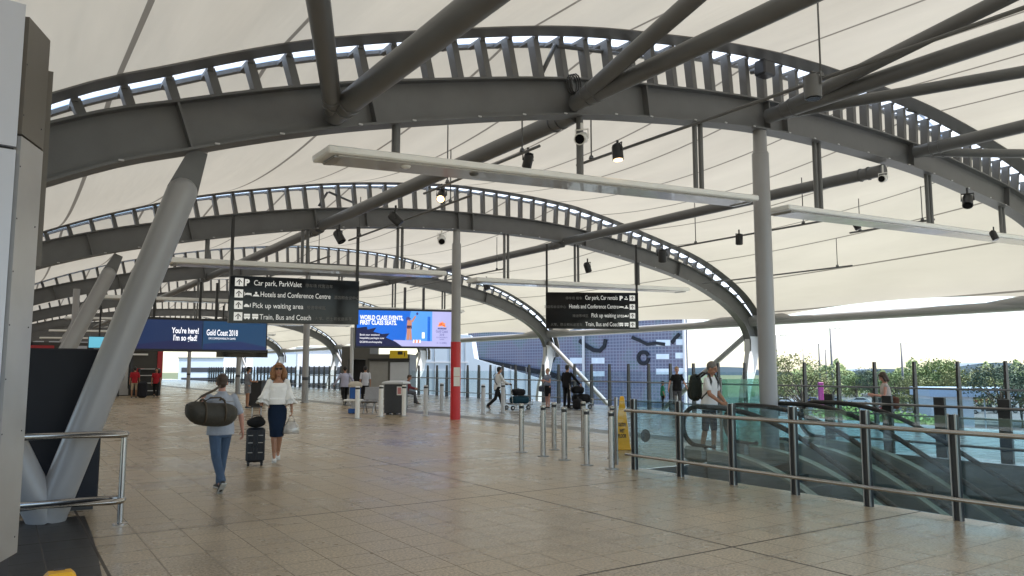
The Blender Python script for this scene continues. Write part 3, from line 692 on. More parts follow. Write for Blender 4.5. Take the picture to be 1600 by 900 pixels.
def hanging_sign(corners, label, rows, mirror, rodz):
    TL, TR, BR, BL = [Vector(c) for c in corners]
    O = BL; ax = (BR - BL); W = ax.length; ax.normalize(); H = ((TL - BL).length + (TR - BR).length) / 2; az = Vector((0, 0, 1))
    nv = ax.cross(az).normalized()
    if nv.dot(EYEV - O) < 0: nv = -nv
    t = thing('hanging_sign', label, 'sign', O)
    MB().prism([(0, 0), (W, 0), (W, H), (0, H)], O, ax, az, -nv * .12).build('panel', M['signblack'], t)
    for x in (.04, W - .04):
        MB().box(O + ax * x + az * (H + (rodz - O.z - H)) / 2 - nv * .065, (.07, .07, rodz - O.z), math.atan2(ax.y, ax.x)).build('hanger_post', M['black'], t)
    f = MB()
    for z in (-.02, H): f.prism([(0, 0), (W, 0), (W, .02), (0, .02)], O + az * z + nv * .01, ax, az, -nv * .14)
    f.build('frame', M['black'], t)
    def put(m, pts, lay): m.add([O + ax * x + az * y + nv * (.004 * lay + .002) for x, y in pts], [tuple(range(len(pts)))])
    rh = H / len(rows)
    for r, (ic, main, sub, mx) in enumerate(rows):
        b, bk = MB(), MB(); y = H - (r + 1) * rh; s = rh * (.62 if mirror else .72); y0 = y + rh * .14
        if not mirror:
            x = W * .035; arrow_tile(b, bk, x, y0, s, put); x += s * 1.15
            for i in ic:
                if i == 'P': text('P', s * 1.05, M['signlit'], t, O + ax * x + az * (y0 + s * .12) + nv * .006, ax, az, bold=.012); x += s * .75
                else: icon(b, i, x, y0 + s * .1, s * .85, put); x += s * .98
            x = W * mx[0]; text(main, rh * .66, M['signlit'], t, O + ax * x + az * (y0 + s * .18) + nv * .006, ax, az, wid=W * mx[1])
            text(sub, rh * .36, M['signgrey'], t, O + ax * (x + W * (mx[1] + .03)) + az * (y0 + s * .22) + nv * .006, ax, az, name='small_lettering')
        else:
            x = W * .965 - s; arrow_tile(b, bk, x, y0, s, put); x -= s * 1.02
            for i in ic[::-1]:
                if i == 'P': text('P', s * 1.05, M['signlit'], t, O + ax * (x + .15 * s) + az * (y0 + s * .12) + nv * .006, ax, az, bold=.012); x -= s * .85
                else: icon(b, i, x, y0 + s * .1, s * .85, put); x -= s * .95
            text(main, rh * .66, M['signlit'], t, O + ax * (W * mx[0]) + az * (y0 + s * .18) + nv * .006, ax, az, wid=W * mx[1])
            text(sub, rh * .36, M['signgrey'], t, O + ax * (W * (mx[0] - .03)) + az * (y0 + s * .22) + nv * .006, ax, az, align='RIGHT', name='small_lettering')
        b.build('pictogram', M['signlit'], t, fix=False); bk.build('arrow', M['black'], t, fix=False)
rowsA = [(['P'], 'Car park, ParkValet', '停车场 代客泊车', (.17, .36)), (['bed', 'conf'], 'Hotels and Conference Centre', '酒店和会议中心', (.22, .54)),
         (['car'], 'Pick up waiting area', '接送等候区', (.165, .38)), (['bus', 'bus'], 'Train, Bus and Coach', '火车、巴士和长途客车', (.22, .39))]
rowsB = [(['P', 'key'], 'Car park, Car rentals', '停车场 租车', (.425, .35)), (['bed', 'conf'], 'Hotels and Conference Centre', '酒店和会议中心', (.25, .53)),
         (['car'], 'Pick up waiting area', '接送等候区', (.49, .35)), (['bus', 'bus'], 'Train, Bus and Coach', '火车、巴士和长途客车', (.425, .37))]
a, c = aty(357, 503, 20.6), aty(560, 506, 20.6); h = 1.2
hanging_sign([a + _z * h, c + _z * h, c, a], 'long black hanging direction sign with four rows of white lettering, left of the column', rowsA, False, 5.6)
a, c = atd(853, 512.5, 26.0), atd(998, 513.5, 26.0)
hanging_sign([a + _z * h, c + _z * h, c, a], 'shorter black hanging direction sign with arrows on its right, right of the column', rowsB, True, 5.85)
# ------------------------------------------------------------------ screens
sc_blue = emit_mat('screen_blue', (0.006, 0.15, 0.72), 0.45); sc_navy = emit_mat('screen_navy', (0.006, 0.012, 0.09), 0.3); sc_lav = emit_mat('screen_lavender', (0.55, 0.55, 0.95), 0.40)
sc_sky = emit_mat('screen_light_blue', (0.10, 0.38, 0.95), 0.45); sc_white = emit_mat('screen_white', (0.9, 0.9, 0.95), 0.6); sc_skin = emit_mat('screen_skin', (0.55, 0.24, 0.16), 0.5)
sc_red = emit_mat('screen_red', (0.85, 0.08, 0.05), 0.55); sc_org = emit_mat('screen_orange', (0.95, 0.30, 0.06), 0.55); sc_teal = emit_mat('screen_teal', (0.003, 0.060, 0.165), 0.32); sc_ink = emit_mat('screen_ink', (0.05, 0.06, 0.25), 0.45)
sc_violet = emit_mat('screen_violet', (0.005, 0.030, 0.125), 0.28); sc_deep = emit_mat('screen_deep', (0.005, 0.025, 0.14), 0.3)
a, c = atd(557, 540.5, 37.6), atd(705, 542, 39.0)
ax = (c - a); W = ax.length; ax.normalize(); ax.z = 0; ax.normalize(); nv = ax.cross(_z); nv = nv if nv.dot(EYEV - a) > 0 else -nv
H = 1.76
t = thing('advertising_screen', 'large lit advertising screen in blue and lavender, left of the red based column', 'screen', a)
MB().prism([(-.09, -.1), (W + .09, -.1), (W + .09, H + .1), (-.09, H + .1)], a - nv * .01, ax, _z, -nv * .3).build('casing', M['dark'], t)
def sheet(pts, lay, m, name='picture_area'):
    return MB().add([a + ax * (x * W) + _z * (y * H) + nv * (.005 * lay) for x, y in pts], [tuple(range(len(pts)))]).build(name, m, t, fix=False)
sheet([(0, 0), (1, 0), (1, 1), (0, 1)], 1, sc_blue, 'display')
sheet([(.5, .14), (.79, .14), (.79, 1), (.56, 1)], 2, sc_sky)
sheet([(.79, 0), (1, 0), (1, 1), (.79, 1)], 3, sc_lav)
sheet([(.38, 0), (.79, 0), (.79, .15), (.38, .18)], 3, sc_lav)
sheet([(0, 0), (.47, 0), (.40, .13), (.3, .24), (.34, .36), (.26, .34), (.17, .40), (.20, .52), (.11, .46), (.10, .54), (0, .50)], 4, sc_navy)
sheet([(.74, .15), (.77, .15), (.77, .85), (.74, .85)], 3, sc_blue)
# generic volleyball figure
for pts, m in (([(.515, .18), (.545, .18), (.55, .52), (.52, .52)], sc_skin), ([(.55, .18), (.575, .18), (.565, .52), (.545, .52)], sc_skin), ([(.515, .50), (.572, .50), (.57, .74), (.525, .76)], sc_skin), ([(.565, .72), (.58, .68), (.615, .84), (.605, .88)], sc_skin), ([(.51, .74), (.55, .72), (.56, .80), (.53, .84), (.51, .81)], sc_ink), ([(.517, .50), (.572, .50), (.57, .59), (.519, .59)], sc_navy)):
    sheet(pts, 6, m, 'player_shape')
sheet([(.628 + .012 * math.cos(i * .628), .93 + .04 * math.sin(i * .628)) for i in range(10)], 6, sc_ink, 'ball')
sheet([(.68, .23), (.71, .23), (.71, .40), (.68, .40)], 6, sc_white, 'seat_marker')
for i in range(5): sheet([(.585 + i * .017, .10), (.598 + i * .017, .10), (.60 + i * .017, .18), (.59 + i * .017, .2)], 7, sc_org if i % 2 else sc_white, 'beads')
for s, x, y, z_, w_ in (('WORLD CLASS EVENTS,', .03, .74, .30, .45), ('FIRST CLASS SEATS.', .03, .60, .30, .38)):
    text(s, z_, sc_white, t, a + ax * (x * W) + _z * (y * H) + nv * .035, ax, _z, bold=.008, wid=W * w_)
for s, y, w_ in (('Book your weekend', .29, .20), ('hospitality packages now', .20, .25), ('GC2018.com/hospitality', .09, .23)):
    text(s, .13, sc_white, t, a + ax * (.03 * W) + _z * (y * H) + nv * .035, ax, _z, wid=W * w_)
cx, cy = .895, .60
for i in range(9):
    an = R(-8 + i * 24.5 - 4); L = .052 if i % 2 == 0 else .042; dx, dy = math.cos(an) * L, math.sin(an) * L * W / H
    px, py = -math.sin(an) * .009, math.cos(an) * .009 * W / H
    sheet([(cx, cy), (cx + dx * .55 + px, cy + dy * .55 + py), (cx + dx, cy + dy), (cx + dx * .55 - px, cy + dy * .55 - py)], 6 + i % 3, sc_red if i % 2 else sc_org, 'emblem_petal')
for i in range(6): sheet([(cx - .045 + i * .016, .50), (cx - .033 + i * .016, .49), (cx - .03 + i * .016, .545), (cx - .043 + i * .016, .535)], 6, sc_ink, 'emblem_base')
text('Gold Coast', .2, sc_ink, t, a + ax * (cx * W) + _z * (.40 * H) + nv * .04, ax, _z, 'CENTER', wid=W * .13)
text('2018', .16, sc_ink, t, a + ax * (cx * W) + _z * (.31 * H) + nv * .04, ax, _z, 'CENTER', wid=W * .05)
text('XXI COMMONWEALTH', .09, sc_ink, t, a + ax * (cx * W) + _z * (.245 * H) + nv * .04, ax, _z, 'CENTER', wid=W * .12)
text('GAMES', .09, sc_ink, t, a + ax * (cx * W) + _z * (.19 * H) + nv * .04, ax, _z, 'CENTER', wid=W * .05)
text('4 - 15 APRIL', .12, sc_ink, t, a + ax * (cx * W) + _z * (.08 * H) + nv * .04, ax, _z, 'CENTER', wid=W * .11)
for x in (.5, .7): MB().box(a + ax * (x * W) + _z * (H + .1 + .55) - nv * .15, (.1, .1, 1.1)).build('hanger', M['dark'], t)
MB().tube(a - ax * .2 - _z * (a.z) - nv * .15, a - ax * .2 + _z * .9 - nv * .15, .09, n=10).build('post', M['pale'], t, smooth=True, auto=40)
# two-part LED board
Yb = 35.2
a, c = aty(196, 544.5, Yb), aty(415, 547, Yb); ax = Vector((1, 0, 0)); W = c.x - a.x; H = 1.24; nv = Vector((0, -1, 0)); a = Vector((a.x, Yb, a.z))
t = thing('led_board', 'wide dark blue lit board in two halves hanging behind the long black sign', 'screen', a)
MB().prism([(-.05, -.1), (W + .05, -.1), (W + .05, H + .1), (-.05, H + .1)], a - nv * .01, ax, _z, -nv * .25).build('casing', M['black'], t)
sheet([(0, 0), (.52, 0), (.52, 1), (0, 1)], 1, sc_violet, 'left_display'); sheet([(.525, 0), (1, 0), (1, 1), (.525, 1)], 1, sc_teal, 'right_display')
sheet([(0, 0), (.52, 0), (.5, .2), (.3, .3), (0, .1)], 2, sc_navy); sheet([(.53, 0), (1, 0), (1, .12), (.8, .3), (.53, .2)], 2, sc_deep)
text("You're here!", .34, sc_white, t, a + ax * (.40 * W) + _z * (.55 * H) + nv * .03, ax, _z, 'CENTER', bold=.006, wid=W * .19)
text("I'm so glad!", .34, sc_white, t, a + ax * (.40 * W) + _z * (.30 * H) + nv * .03, ax, _z, 'CENTER', bold=.006, wid=W * .165)
text('Gold Coast 2018', .36, sc_white, t, a + ax * (.665 * W) + _z * (.50 * H) + nv * .03, ax, _z, 'CENTER', bold=.004, wid=W * .23)
text('XXI COMMONWEALTH GAMES', .12, sc_white, t, a + ax * (.665 * W) + _z * (.36 * H) + nv * .03, ax, _z, 'CENTER', wid=W * .20)
for x in (.18, .5, .62, .92): MB().box(a + ax * (x * W) + _z * (H + .1 + .8) - nv * .12, (.1, .1, 1.6)).build('hanger', M['black'], t)
# ------------------------------------------------------------------ pylon at the left edge
clad = mat('blue_white_cladding', (0.50, 0.53, 0.60), 0.3, var=.04, scale=.6); clad2 = mat('grey_brown_cladding', (0.15, 0.135, 0.115), 0.45, var=.08); clad3 = mat('aged_stainless_cladding', (0.50, 0.50, 0.50), 0.33, metal=.75, var=.22, scale=2.2)
p2 = atd(27, 863, 5.5); p1 = atd(-19, 890, 5.05); zb_ = p2.z; p2.z = p1.z = 0
def pv(q):
    e = Vector(q) - EYEV; w_ = e.dot(_fw); return 450 - FPX * e.dot(_up) / w_
lo_, hi_ = 3.0, 8.0
for _ in range(40):
    zt = (lo_ + hi_) / 2
    if pv((p2.x, p2.y, zt)) > 52: lo_ = zt
    else: hi_ = zt
def zat(q, v):
    a, b = 0.0, 9.0
    for _ in range(40):
        m = (a + b) / 2
        if pv((q.x, q.y, m)) > v: a = m
        else: b = m
    return a
t = thing('cladding_pylon', 'tall metal clad pylon at the left edge with pale panels and a brushed steel side', 'pylon', (-1.5, 7, 0))
p0 = Vector((p1.x - 3.2, p1.y - .45, 0))
def wallp(A, B, z0, z1, th, m, name):
    A, B = Vector((A.x, A.y, 0)), Vector((B.x, B.y, 0)); d = (B - A).normalized(); nn = Vector((-d.y, d.x, 0))
    MB().prism([(0.004, z0), ((B - A).length - .004, z0), ((B - A).length - .004, z1), (0.004, z1)], A, d, _z, nn * th).build(name, m, t)
zs = zat(p1, 232)
wallp(p0, p1, zs + .012, zt + .0, .05, clad, 'upper_panel'); wallp(p0, p1, 0, zs - .012, .05, clad, 'lower_panel')
z2 = zat(p2, 236)
wallp(p1 + Vector((.02, .05, 0)), p2, z2 + .008, zt - .06, .05, clad2, 'brown_side_panel'); wallp(p1 + Vector((.02, .05, 0)), p2, zb_, z2 - .008, .05, clad3, 'steel_side_panel')
MB().prism([(p0.x, p0.y + .06), (p1.x - .02, p1.y + .06), (p2.x - .05, p2.y - .02), (p2.x - .25, p2.y + .3), (p0.x, p2.y + .3)], (0, 0, 0), (1, 0, 0), (0, 1, 0), (0, 0, zt - .1)).build('core', M['dark'], t)
MB().prism([(p2.x - .03, p2.y + .12), (p2.x + .035, p2.y + .12), (p2.x + .035, p2.y + .2), (p2.x - .03, p2.y + .2)], (0, 0, 2.35), (1, 0, 0), (0, 1, 0), (0, 0, zt - 2.6)).build('dark_return', clad2, t)
for k in range(10):
    zz = .45 + k * .36
    for f in ((.15,) if k % 2 else (.15, .85)):
        q = Vector(p1).lerp(p2, f); d = (p2 - p1).normalized(); nn = Vector((d.y, -d.x, 0))
        MB().tube(q + _z * zz - nn * .01, q + _z * zz + nn * .004, .006, n=6).build('screw', M['dark'], t)
# ------------------------------------------------------------------ stainless loop rail at left, totem, yellow stop
e = atz(193, 822)
t = thing('loop_rail', 'low stainless steel double rail guarding the foot of the nearest V column', 'railing', (e.x, e.y, 0))
for z in (.92, .25):
    xl = -.05
    MB().path([(xl, e.y, z), (e.x - .12, e.y, z), (e.x - .03, e.y + .03, z), (e.x, e.y + .13, z), (e.x - .03, e.y + .24, z), (e.x - .12, e.y + .28, z), (xl + .25, e.y + .28, z)], .03, 12).build('rail', M['steel'], t, smooth=True)
MB().tube((e.x - .02, e.y + .12, 0), (e.x - .02, e.y + .12, .95), .03, n=14).build('post', M['steel'], t, smooth=True, auto=40)
MB().lathe([(.075, 0), (.075, .012), (.034, .02)], (e.x - .02, e.y + .12, 0), 16).build('base_plate', M['steel'], t)
t = thing('sign_totem', 'dark navy free standing information totem behind the nearest V column', 'totem', (.62, 10.35, 0))
MB().bbox((.62, 10.35, .97), (.80, .42, 1.72), .015).build('cabinet', M['navy'], t); MB().box((.62, 10.35, .055), (.72, .36, .11)).build('plinth', M['black'], t)
MB().box((.62, 10.136, 1.02), (.70, .006, 1.5)).build('glass_face', M['navy'], t)
y_ = atz(93, 902, .13)
t = thing('floor_stop', 'small bright yellow plastic block on the dark stone at bottom left', 'floor block', (y_.x, y_.y, 0))
MB().bbox((y_.x, y_.y, .085), (.2, .17, .17), .03).build('body', M['yellow'], t); MB().bbox((y_.x, y_.y + .05, .172), (.07, .03, .014), .004).build('grip', M['dark'], t)
# ------------------------------------------------------------------ bollards
def bollard(u, v, hgt, r, m, label, grp):
    p = atz(u, v)
    t = thing('bollard', label, 'bollard', p, group=grp)
    MB().tube((p.x, p.y, 0.01), (p.x, p.y, hgt * .9), r, n=18).build('tube', m, t, smooth=True, auto=40)
    MB().tube((p.x, p.y, hgt * .9), (p.x, p.y, hgt * .955), r * .97, n=18).build('black_band', M['black'], t, smooth=True, auto=40)
    MB().lathe([(r, hgt * .955), (r, hgt * .985), (r * .75, hgt)], (p.x, p.y, 0), 18).build('cap', m, t, smooth=True, auto=40)
    MB().lathe([(r * 2.1, 0), (r * 2.1, .012), (r * 1.05, .02)], (p.x, p.y, 0), 18).build('base_plate', M['steel_d'], t)
g = 'stainless bollards before the escalators'
for u, v, l in ((815, 707, 'stainless bollard standing farthest left of the near cluster'), (849, 713, 'stainless bollard, second from left in the front line of the near cluster'), (866, 703, 'stainless bollard, left one of the back line of the near cluster'),
                (882, 719, 'stainless bollard, third from left in the front line of the near cluster'), (912, 699, 'stainless bollard, middle one of the back line, just behind another bollard'), (917, 727, 'stainless bollard, fourth from left in the front line of the near cluster'),
                (956, 733, 'stainless bollard nearest the camera, in front of the yellow cone'), (958, 716, 'stainless bollard hidden behind the nearest one, left of the yellow cone')):
    bollard(u, v, .93, .052, M['steel'], l, g)
g = 'pale bollards along the dark strip'
for u, v, l in ((558, 654, 'white bollard before the blue seat, leftmost of the far line'), (595, 651, 'white bollard between the metal bench and the dark bin'), (631, 650, 'white bollard at the right corner of the dark bin'),
                (665, 650, 'pale bollard midway between the dark bin and the red column'), (690, 641, 'pale bollard close to the left of the red column'), (755, 647, 'pale bollard first to the right of the red column'), (786, 645, 'pale bollard in front of the man with the trolley')):
    bollard(u, v, 1.04, .075, M['white'] if u < 640 else M['pale'], l, g)
# ------------------------------------------------------------------ yellow caution cone
p = atz(973, 702); t = thing('caution_cone', 'tall yellow four sided caution floor cone beside the escalator glass', 'caution cone', p)
b = MB(); hw0, hw1, hh = .17, .055, 1.02
b.loft([((p.x, p.y, .03), .235, .235), ((p.x, p.y, .09), .21, .21), ((p.x, p.y, hh), .06, .06), ((p.x, p.y, hh + .03), .04, .04)], 4)
b.build('body', M['yellow'], t)
MB().bbox((p.x, p.y, .016), (.36, .36, .032), .01, R(45)).build('base', M['yellow'], t)
dr = (EYEV - p); dr.z = 0; dr.normalize(); sd = Vector((-dr.y, dr.x, 0))
# lettering on the cone face that looks at the camera
fa = math.atan2(dr.y, dr.x); fa = (round((fa - R(45)) / R(90))) * R(90) + R(45)
fn = Vector((math.cos(fa), math.sin(fa), 0)); fs_ = Vector((-fn.y, fn.x, 0))
sl_ = Vector((-fn.x * .115, -fn.y * .115, 1)).normalized()
def cone_pt(z): return p + fn * ((.21 - (.15) * (z - .09) / (.93)) * .7071 + .004) + _z * z
for s, z, wd in (('CAUTION', .46, .15), ('WET', .34, .10), ('FLOOR', .24, .16)): text(s, .1, M['black'], t, cone_pt(z), fs_, sl_, 'CENTER', wid=wd, bold=.004)
# ------------------------------------------------------------------ glass guard rail by the escalators
RX = 8.55
t = thing('glass_guard_rail', 'glass guard rail with dark posts and two steel rails beside the escalators', 'guard rail', (RX, 5, 0))
pu = [atx(u, 700, RX).y for u in (992, 1063, 1145, 1241, 1354, 1492)]
while pu[-1] > -9: pu.append(pu[-1] - 1.28)
for y in pu:
    q = MB().box((RX, y, .555), (.05, .09, 1.11)).build('post', M['black'], t)
    for d in (-.037, .037): MB().box((RX - .034, y + d, .56), (.018, .016, 1.12)).build('steel_flat', M['steel_d'], q)
for z, r in ((.93, .026), (.235, .024)):
    MB().tube((RX - .11, pu[0] + .1, z), (RX - .11, pu[-1] - .1, z), r, n=12).build('rail', M['steel'], t, smooth=True, auto=40)
for y0, y1 in zip(pu, pu[1:]):
    MB().box((RX + .03, (y0 + y1) / 2, .56), (.012, abs(y1 - y0) - .1, 1.06)).build('glass_panel', M['glass'], t)
# end return across to the escalator and far side guard rail
for X, lab, Ys in ((14.3, 'glass guard rail with stout dark posts on the far side of the escalators', [atx(u, 660, 14.3).y for u in (1150, 1297, 1388, 1470, 1571)]),):
    t = thing('glass_guard_rail', lab, 'guard rail', (X, 5, 0))
    while Ys[-1] > -9: Ys.append(Ys[-1] - 1.15)
    for y in Ys[1:]: MB().box((X, y, .54), (.07, .19, 1.08)).build('post', M['black'], t)
    MB().tube((X - .1, Ys[1], .92), (X - .1, Ys[-1], .92), .024, n=10).build('rail', M['steel_d'], t, smooth=True)
    MB().tube((X - .1, Ys[1], .25), (X - .1, Ys[-1], .25), .024, n=10).build('rail', M['steel_d'], t, smooth=True)
    for y0, y1 in zip(Ys[1:], Ys[2:]): MB().box((X + .02, (y0 + y1) / 2, .55), (.012, abs(y1 - y0) - .2, 1.0)).build('glass_panel', M['glass2'], t)
gl = glass_mat('green_screen_glass', (0.55, 0.78, 0.72), .08, body=.12)
t = thing('glass_screen', 'tall green tinted glass screen standing beside the tall front column', 'glass screen', (12, 10.1, 0))
MB().box((12.05, 10.1, .72), (1.15, .012, 1.36)).build('pane', gl, t)
for x in (11.46, 12.64): MB().box((x, 10.1, .72), (.03, .05, 1.42)).build('post', M['steel_d'], t)
t = thing('glass_screen', 'short clear glass screen at the escalator landing behind the yellow cone', 'glass screen', (9.5, 9.9, 0))
MB().box((9.42, 9.95, .55), (1.4, .012, 1.02)).build('pane', M['glass2'], t)
MB().lathe([(.07, -.004), (.07, .004)], (0, 0, 0), 16)
sgn = MB().tube((9.35, 9.93, .45), (9.35, 9.938, .45), .11, n=20); sgn.build('round_sticker', M['dark'], t)
for x in (8.70, 10.13): MB().box((x, 9.95, .56), (.03, .05, 1.12)).build('post', M['steel_d'], t)
# ------------------------------------------------------------------ escalators
esc_clad = mat('escalator_cladding', (0.30, 0.31, 0.31), 0.35, metal=.6, var=.1); esc_step = mat('escalator_step', (0.09, 0.09, 0.09), 0.5, metal=.6, var=.2); esc_deck = mat('escalator_deck', (0.42, 0.40, 0.35), 0.35, metal=.6)
S30 = math.tan(R(30))
def escalator(X0, X1, Yn, Yb, label):
    t = thing('escalator', label, 'escalator', ((X0 + X1) / 2, Yb, 0), group='escalators going down')
    Yend = Yb - (-GZ) / S30
    def zoff(y): # floor line of the balustrade at y, with a soft knee
        k = 1.0
        if y >= Yb + k: return 0.0
        if y <= Yb - k: return (y - Yb) * S30
        s = (Yb + k - y) / (2 * k); return -S30 * k * s * s * 1.0
    ys = [Yn - .3 - i * .25 for i in range(int((Yn - .3 - Yend) / .25))]
    for X in (X0, X1):
        cy, cz, rr = Yn - .02, .60, .34
        loop = [(X, cy + .18 - .05, cz - rr - .04), (X, cy, cz - rr)] if False else []
        loop = [(X, cy - rr * 1.1, cz - rr + .02), (X, cy - .15, cz - rr)]
        loop += [(X, cy + rr * math.sin(R(a)), cz - rr * math.cos(R(a))) for a in range(0, 181, 15)]
        pts = loop + [(X, y, .94 + zoff(y)) for y in ys]
        MB().path(pts, .042, 8).build('handrail', M['rubber'], t, smooth=True)
        g = []
        outl = [(y, .90 + zoff(y)) for y in ys]; low = [(y, .22 + zoff(y)) for y in ys]
        arcp = [(cy + (rr - .05) * math.sin(R(a)), cz - (rr - .05) * math.cos(R(a))) for a in range(0, 181, 20)]
        poly = arcp + outl + low[::-1]
        MB().prism(poly, (X - .006, 0, 0), (0, 1, 0), (0, 0, 1), (.012, 0, 0)).build('glass_balustrade', M['glass2'], t)
        for s0, s1, z0, z1, m, nm in ((-.09, .09, .17, .22, esc_deck, 'deck'), (-.085, .085, -.75, .17, esc_clad, 'skirt')):
            A = [Vector((X + s0, y, z0 + zoff(y) if nm == 'deck' else max(GZ + .04, z0 + zoff(y)))) for y in ys]; B = [Vector((X + s1, p_.y, p_.z)) for p_ in A]
            C = [Vector((X + s1, y, z1 + zoff(y))) for y in ys]; D = [Vector((X + s0, y, z1 + zoff(y))) for y in ys]
            MB().ribbon(A, B, C, D).build(nm, m, t)
        MB().bbox((X, Yn + .02, .13), (.18, .5, .24), .05).build('newel_base', esc_clad, t)
    MB().box(((X0 + X1) / 2, (Yb + .35 + Yn + .35) / 2, .006), (X1 - X0 - .2, Yn - Yb, .03)).build('landing_plate', M['steel_d'], t)
    b = MB(); y = Yb + .35
    while y > Yend:
        z = zoff(y - .2) - .02; b.box(((X0 + X1) / 2, y - .2, z - .12), (X1 - X0 - .2, .398, .24)); y -= .4
    b.build('steps', esc_step, t)
escalator(10.2, 11.3, 9.55, 8.1, 'escalator with black handrails going down, nearest the front guard rail')
escalator(12.5, 13.6, 9.6, 8.1, 'escalator with black handrails going down, behind the tall front column')
# ------------------------------------------------------------------ far balustrade along the open side
BX = 21.7
t = thing('terrace_balustrade', 'long glass balustrade with tall dark posts along the open right side', 'balustrade', (BX, 40, 0))
ys = [-6 + i * 1.2 for i in range(90)]
for y in ys: MB().prism([(-.09, 0), (.09, 0), (.07, 1.3), (.05, 1.8), (-.05, 1.8), (-.07, 1.3)], (BX, y - .03, 0), (1, 0, 0), (0, 0, 1), (0, .06, 0)).build('post', M['black'], t)
for z, r in ((1.05, .028), (.28, .022)): MB().tube((BX - .13, ys[0], z), (BX - .13, ys[-1], z), r, n=8).build('rail', M['tube'], t, smooth=True)
for i in range(0, 90, 1): MB().box((BX + .03, ys[i] + .6, .78), (.01, 1.1, 1.4)).build('glass_panel', M['glass2'], t)
# ------------------------------------------------------------------ bin, bench, blue seat, lift lobby
p = atz(617, 648); t = thing('litter_bin', 'large dark grey litter bin with a pale lid and notice near the benches', 'bin', p); an = -YAW
Mz = Matrix.Rotation(an, 3, 'Z')
def lp(x, y, z): return p + Mz @ Vector((x, y, z))
MB().bbox(lp(0, .2, .56), (.74, .62, 1.0), .02, an).build('body', M['dark'], t); MB().lathe([(.54, 1.06), (.56, 1.09), (.52, 1.14), (.3, 1.18)], lp(0, .2, 0), 4).build('lid', M['pale'], t)
t.children[-1]
MB().box(lp(.16, -.118, .83), (.17, .012, .30), an).build('notice', M['signwhite'], t); MB().box(lp(.16, -.127, .83), (.12, .006, .22), an).build('notice_print', mat('notice_print', (.6, .25, .25), .6, var=.4, scale=30), t)
for x in (-.25, 0, .25): MB().box(lp(x, .2, .03), (.1, .5, .06), an).build('foot', M['black'], t)
perf = mat('perforated_metal', (0.36, 0.37, 0.40), 0.4, metal=.6, var=.35, scale=45)
def bench(u, v, label, n, an):
    p = atz(u, v); t = thing('metal_bench', label, 'bench', p, rz=an, group=None)
    for i in range(n):
        x = (i - (n - 1) / 2) * .58
        s = MB().bbox((x, 0, .44), (.52, .46, .02), .008); s.build('seat', perf, t, local=True)
        MB().bbox((x, .28, .70), (.52, .03, .48), .01, M=Matrix.Rotation(R(-12), 3, 'X')).build('backrest', perf, t, local=True)
    MB().tube((-n * .29, .05, .40), (n * .29, .05, .40), .03, n=8).build('beam', M['steel_d'], t, local=True)
    for s in (-1, 1):
        x = s * (n * .29 - .12); MB().tube((x, .05, .40), (x, -.22, .02), .022, n=8).tube((x, .05, .40), (x, .3, .02), .022, n=8).build('leg', M['steel_d'], t, local=True)
    return t
bench(577, 646, 'perforated metal bench with splayed legs left of the dark bin', 1, -YAW - R(6))
p = atz(552, 646); t = thing('blue_seat', 'blue padded chair with a white seat tray beside the metal bench', 'chair', p, rz=-YAW)
blue = mat('blue_vinyl', (0.015, 0.10, 0.36), .45); cream = mat('cream_plastic', (.6, .55, .47), .5)
MB().bbox((0, .25, .72), (.40, .08, .42), .03).build('backrest', blue, t, local=True); MB().lathe([(.24, .93), (.27, 1.0), (.22, 1.1), (.1, 1.14)], (0, .25, 0), 16, 1, .35).build('headrest', cream, t, local=True, smooth=True)
MB().bbox((0, 0, .47), (.66, .5, .06), .02).build('seat', M['white'], t, local=True); MB().bbox((0, .05, .09), (.34, .34, .16), .02).build('base', blue, t, local=True); MB().tube((0, .05, .16), (0, .05, .45), .09, n=12).build('pedestal', M['pale'], t, local=True)
A = Vector((17.7, 45.9, 0)); B = Vector((21.2, 43.5, 0)); ax = (B - A).normalized(); bk_ = Vector((-ax.y, ax.x, 0)); W = (B - A).length
t = thing('lift_lobby', 'dark grey lift lobby block with a yellow sign behind the bin', 'lift lobby', A)
gw = mat('lift_grey_panel', (0.10, 0.095, 0.085), .45); gl_ = mat('lift_light_panel', (0.30, 0.29, 0.27), .4)
MB().prism([(0, 0), (.42, 0), (.42, 2.2), (1.5, 2.2), (1.5, 0), (W, 0), (W, 2.5), (1.75, 2.5), (1.75, 2.95), (0, 2.95)], A, ax, _z, bk_ * 3).build('wall', gw, t)
MB().prism([(.46, 0), (1.46, 0), (1.46, 2.18), (.46, 2.18)], A + bk_ * 1.0, ax, _z, bk_ * .05).build('dark_doorway', M['black'], t)
MB().prism([(1.75, 0.02), (2.9, 0.02), (2.9, 2.05), (1.75, 2.05)], A - bk_ * .04, ax, _z, bk_ * .037).build('lift_door', gl_, t)
MB().prism([(3.05, .02), (W - .05, .02), (W - .05, 2.0), (3.05, 2.0)], A - bk_ * .05, ax, _z, bk_ * .047).build('side_panel', M['pale'], t)
MB().prism([(1.7, 2.12), (W + .05, 2.12), (W + .05, 2.22), (1.7, 2.22)], A - bk_ * .3, ax, _z, bk_ * .297).build('canopy_edge', M['black'], t)
ys_ = MB().prism([(3.05, 2.24), (4.15, 2.24), (4.15, 2.72), (3.05, 2.72)], A - bk_ * .32, ax, _z, bk_ * .1).build('yellow_sign', mat('yellow_sign', (.72, .50, .02), .4), t)
MB().prism([(3.55, 2.46), (3.85, 2.46), (3.85, 2.66), (3.55, 2.66)], A - bk_ * .33, ax, _z, bk_ * .008).prism([(3.95, 2.34), (4.0, 2.34), (4.0, 2.6), (3.95, 2.6)], A - bk_ * .33, ax, _z, bk_ * .008).build('sign_symbol', M['black'], ys_)
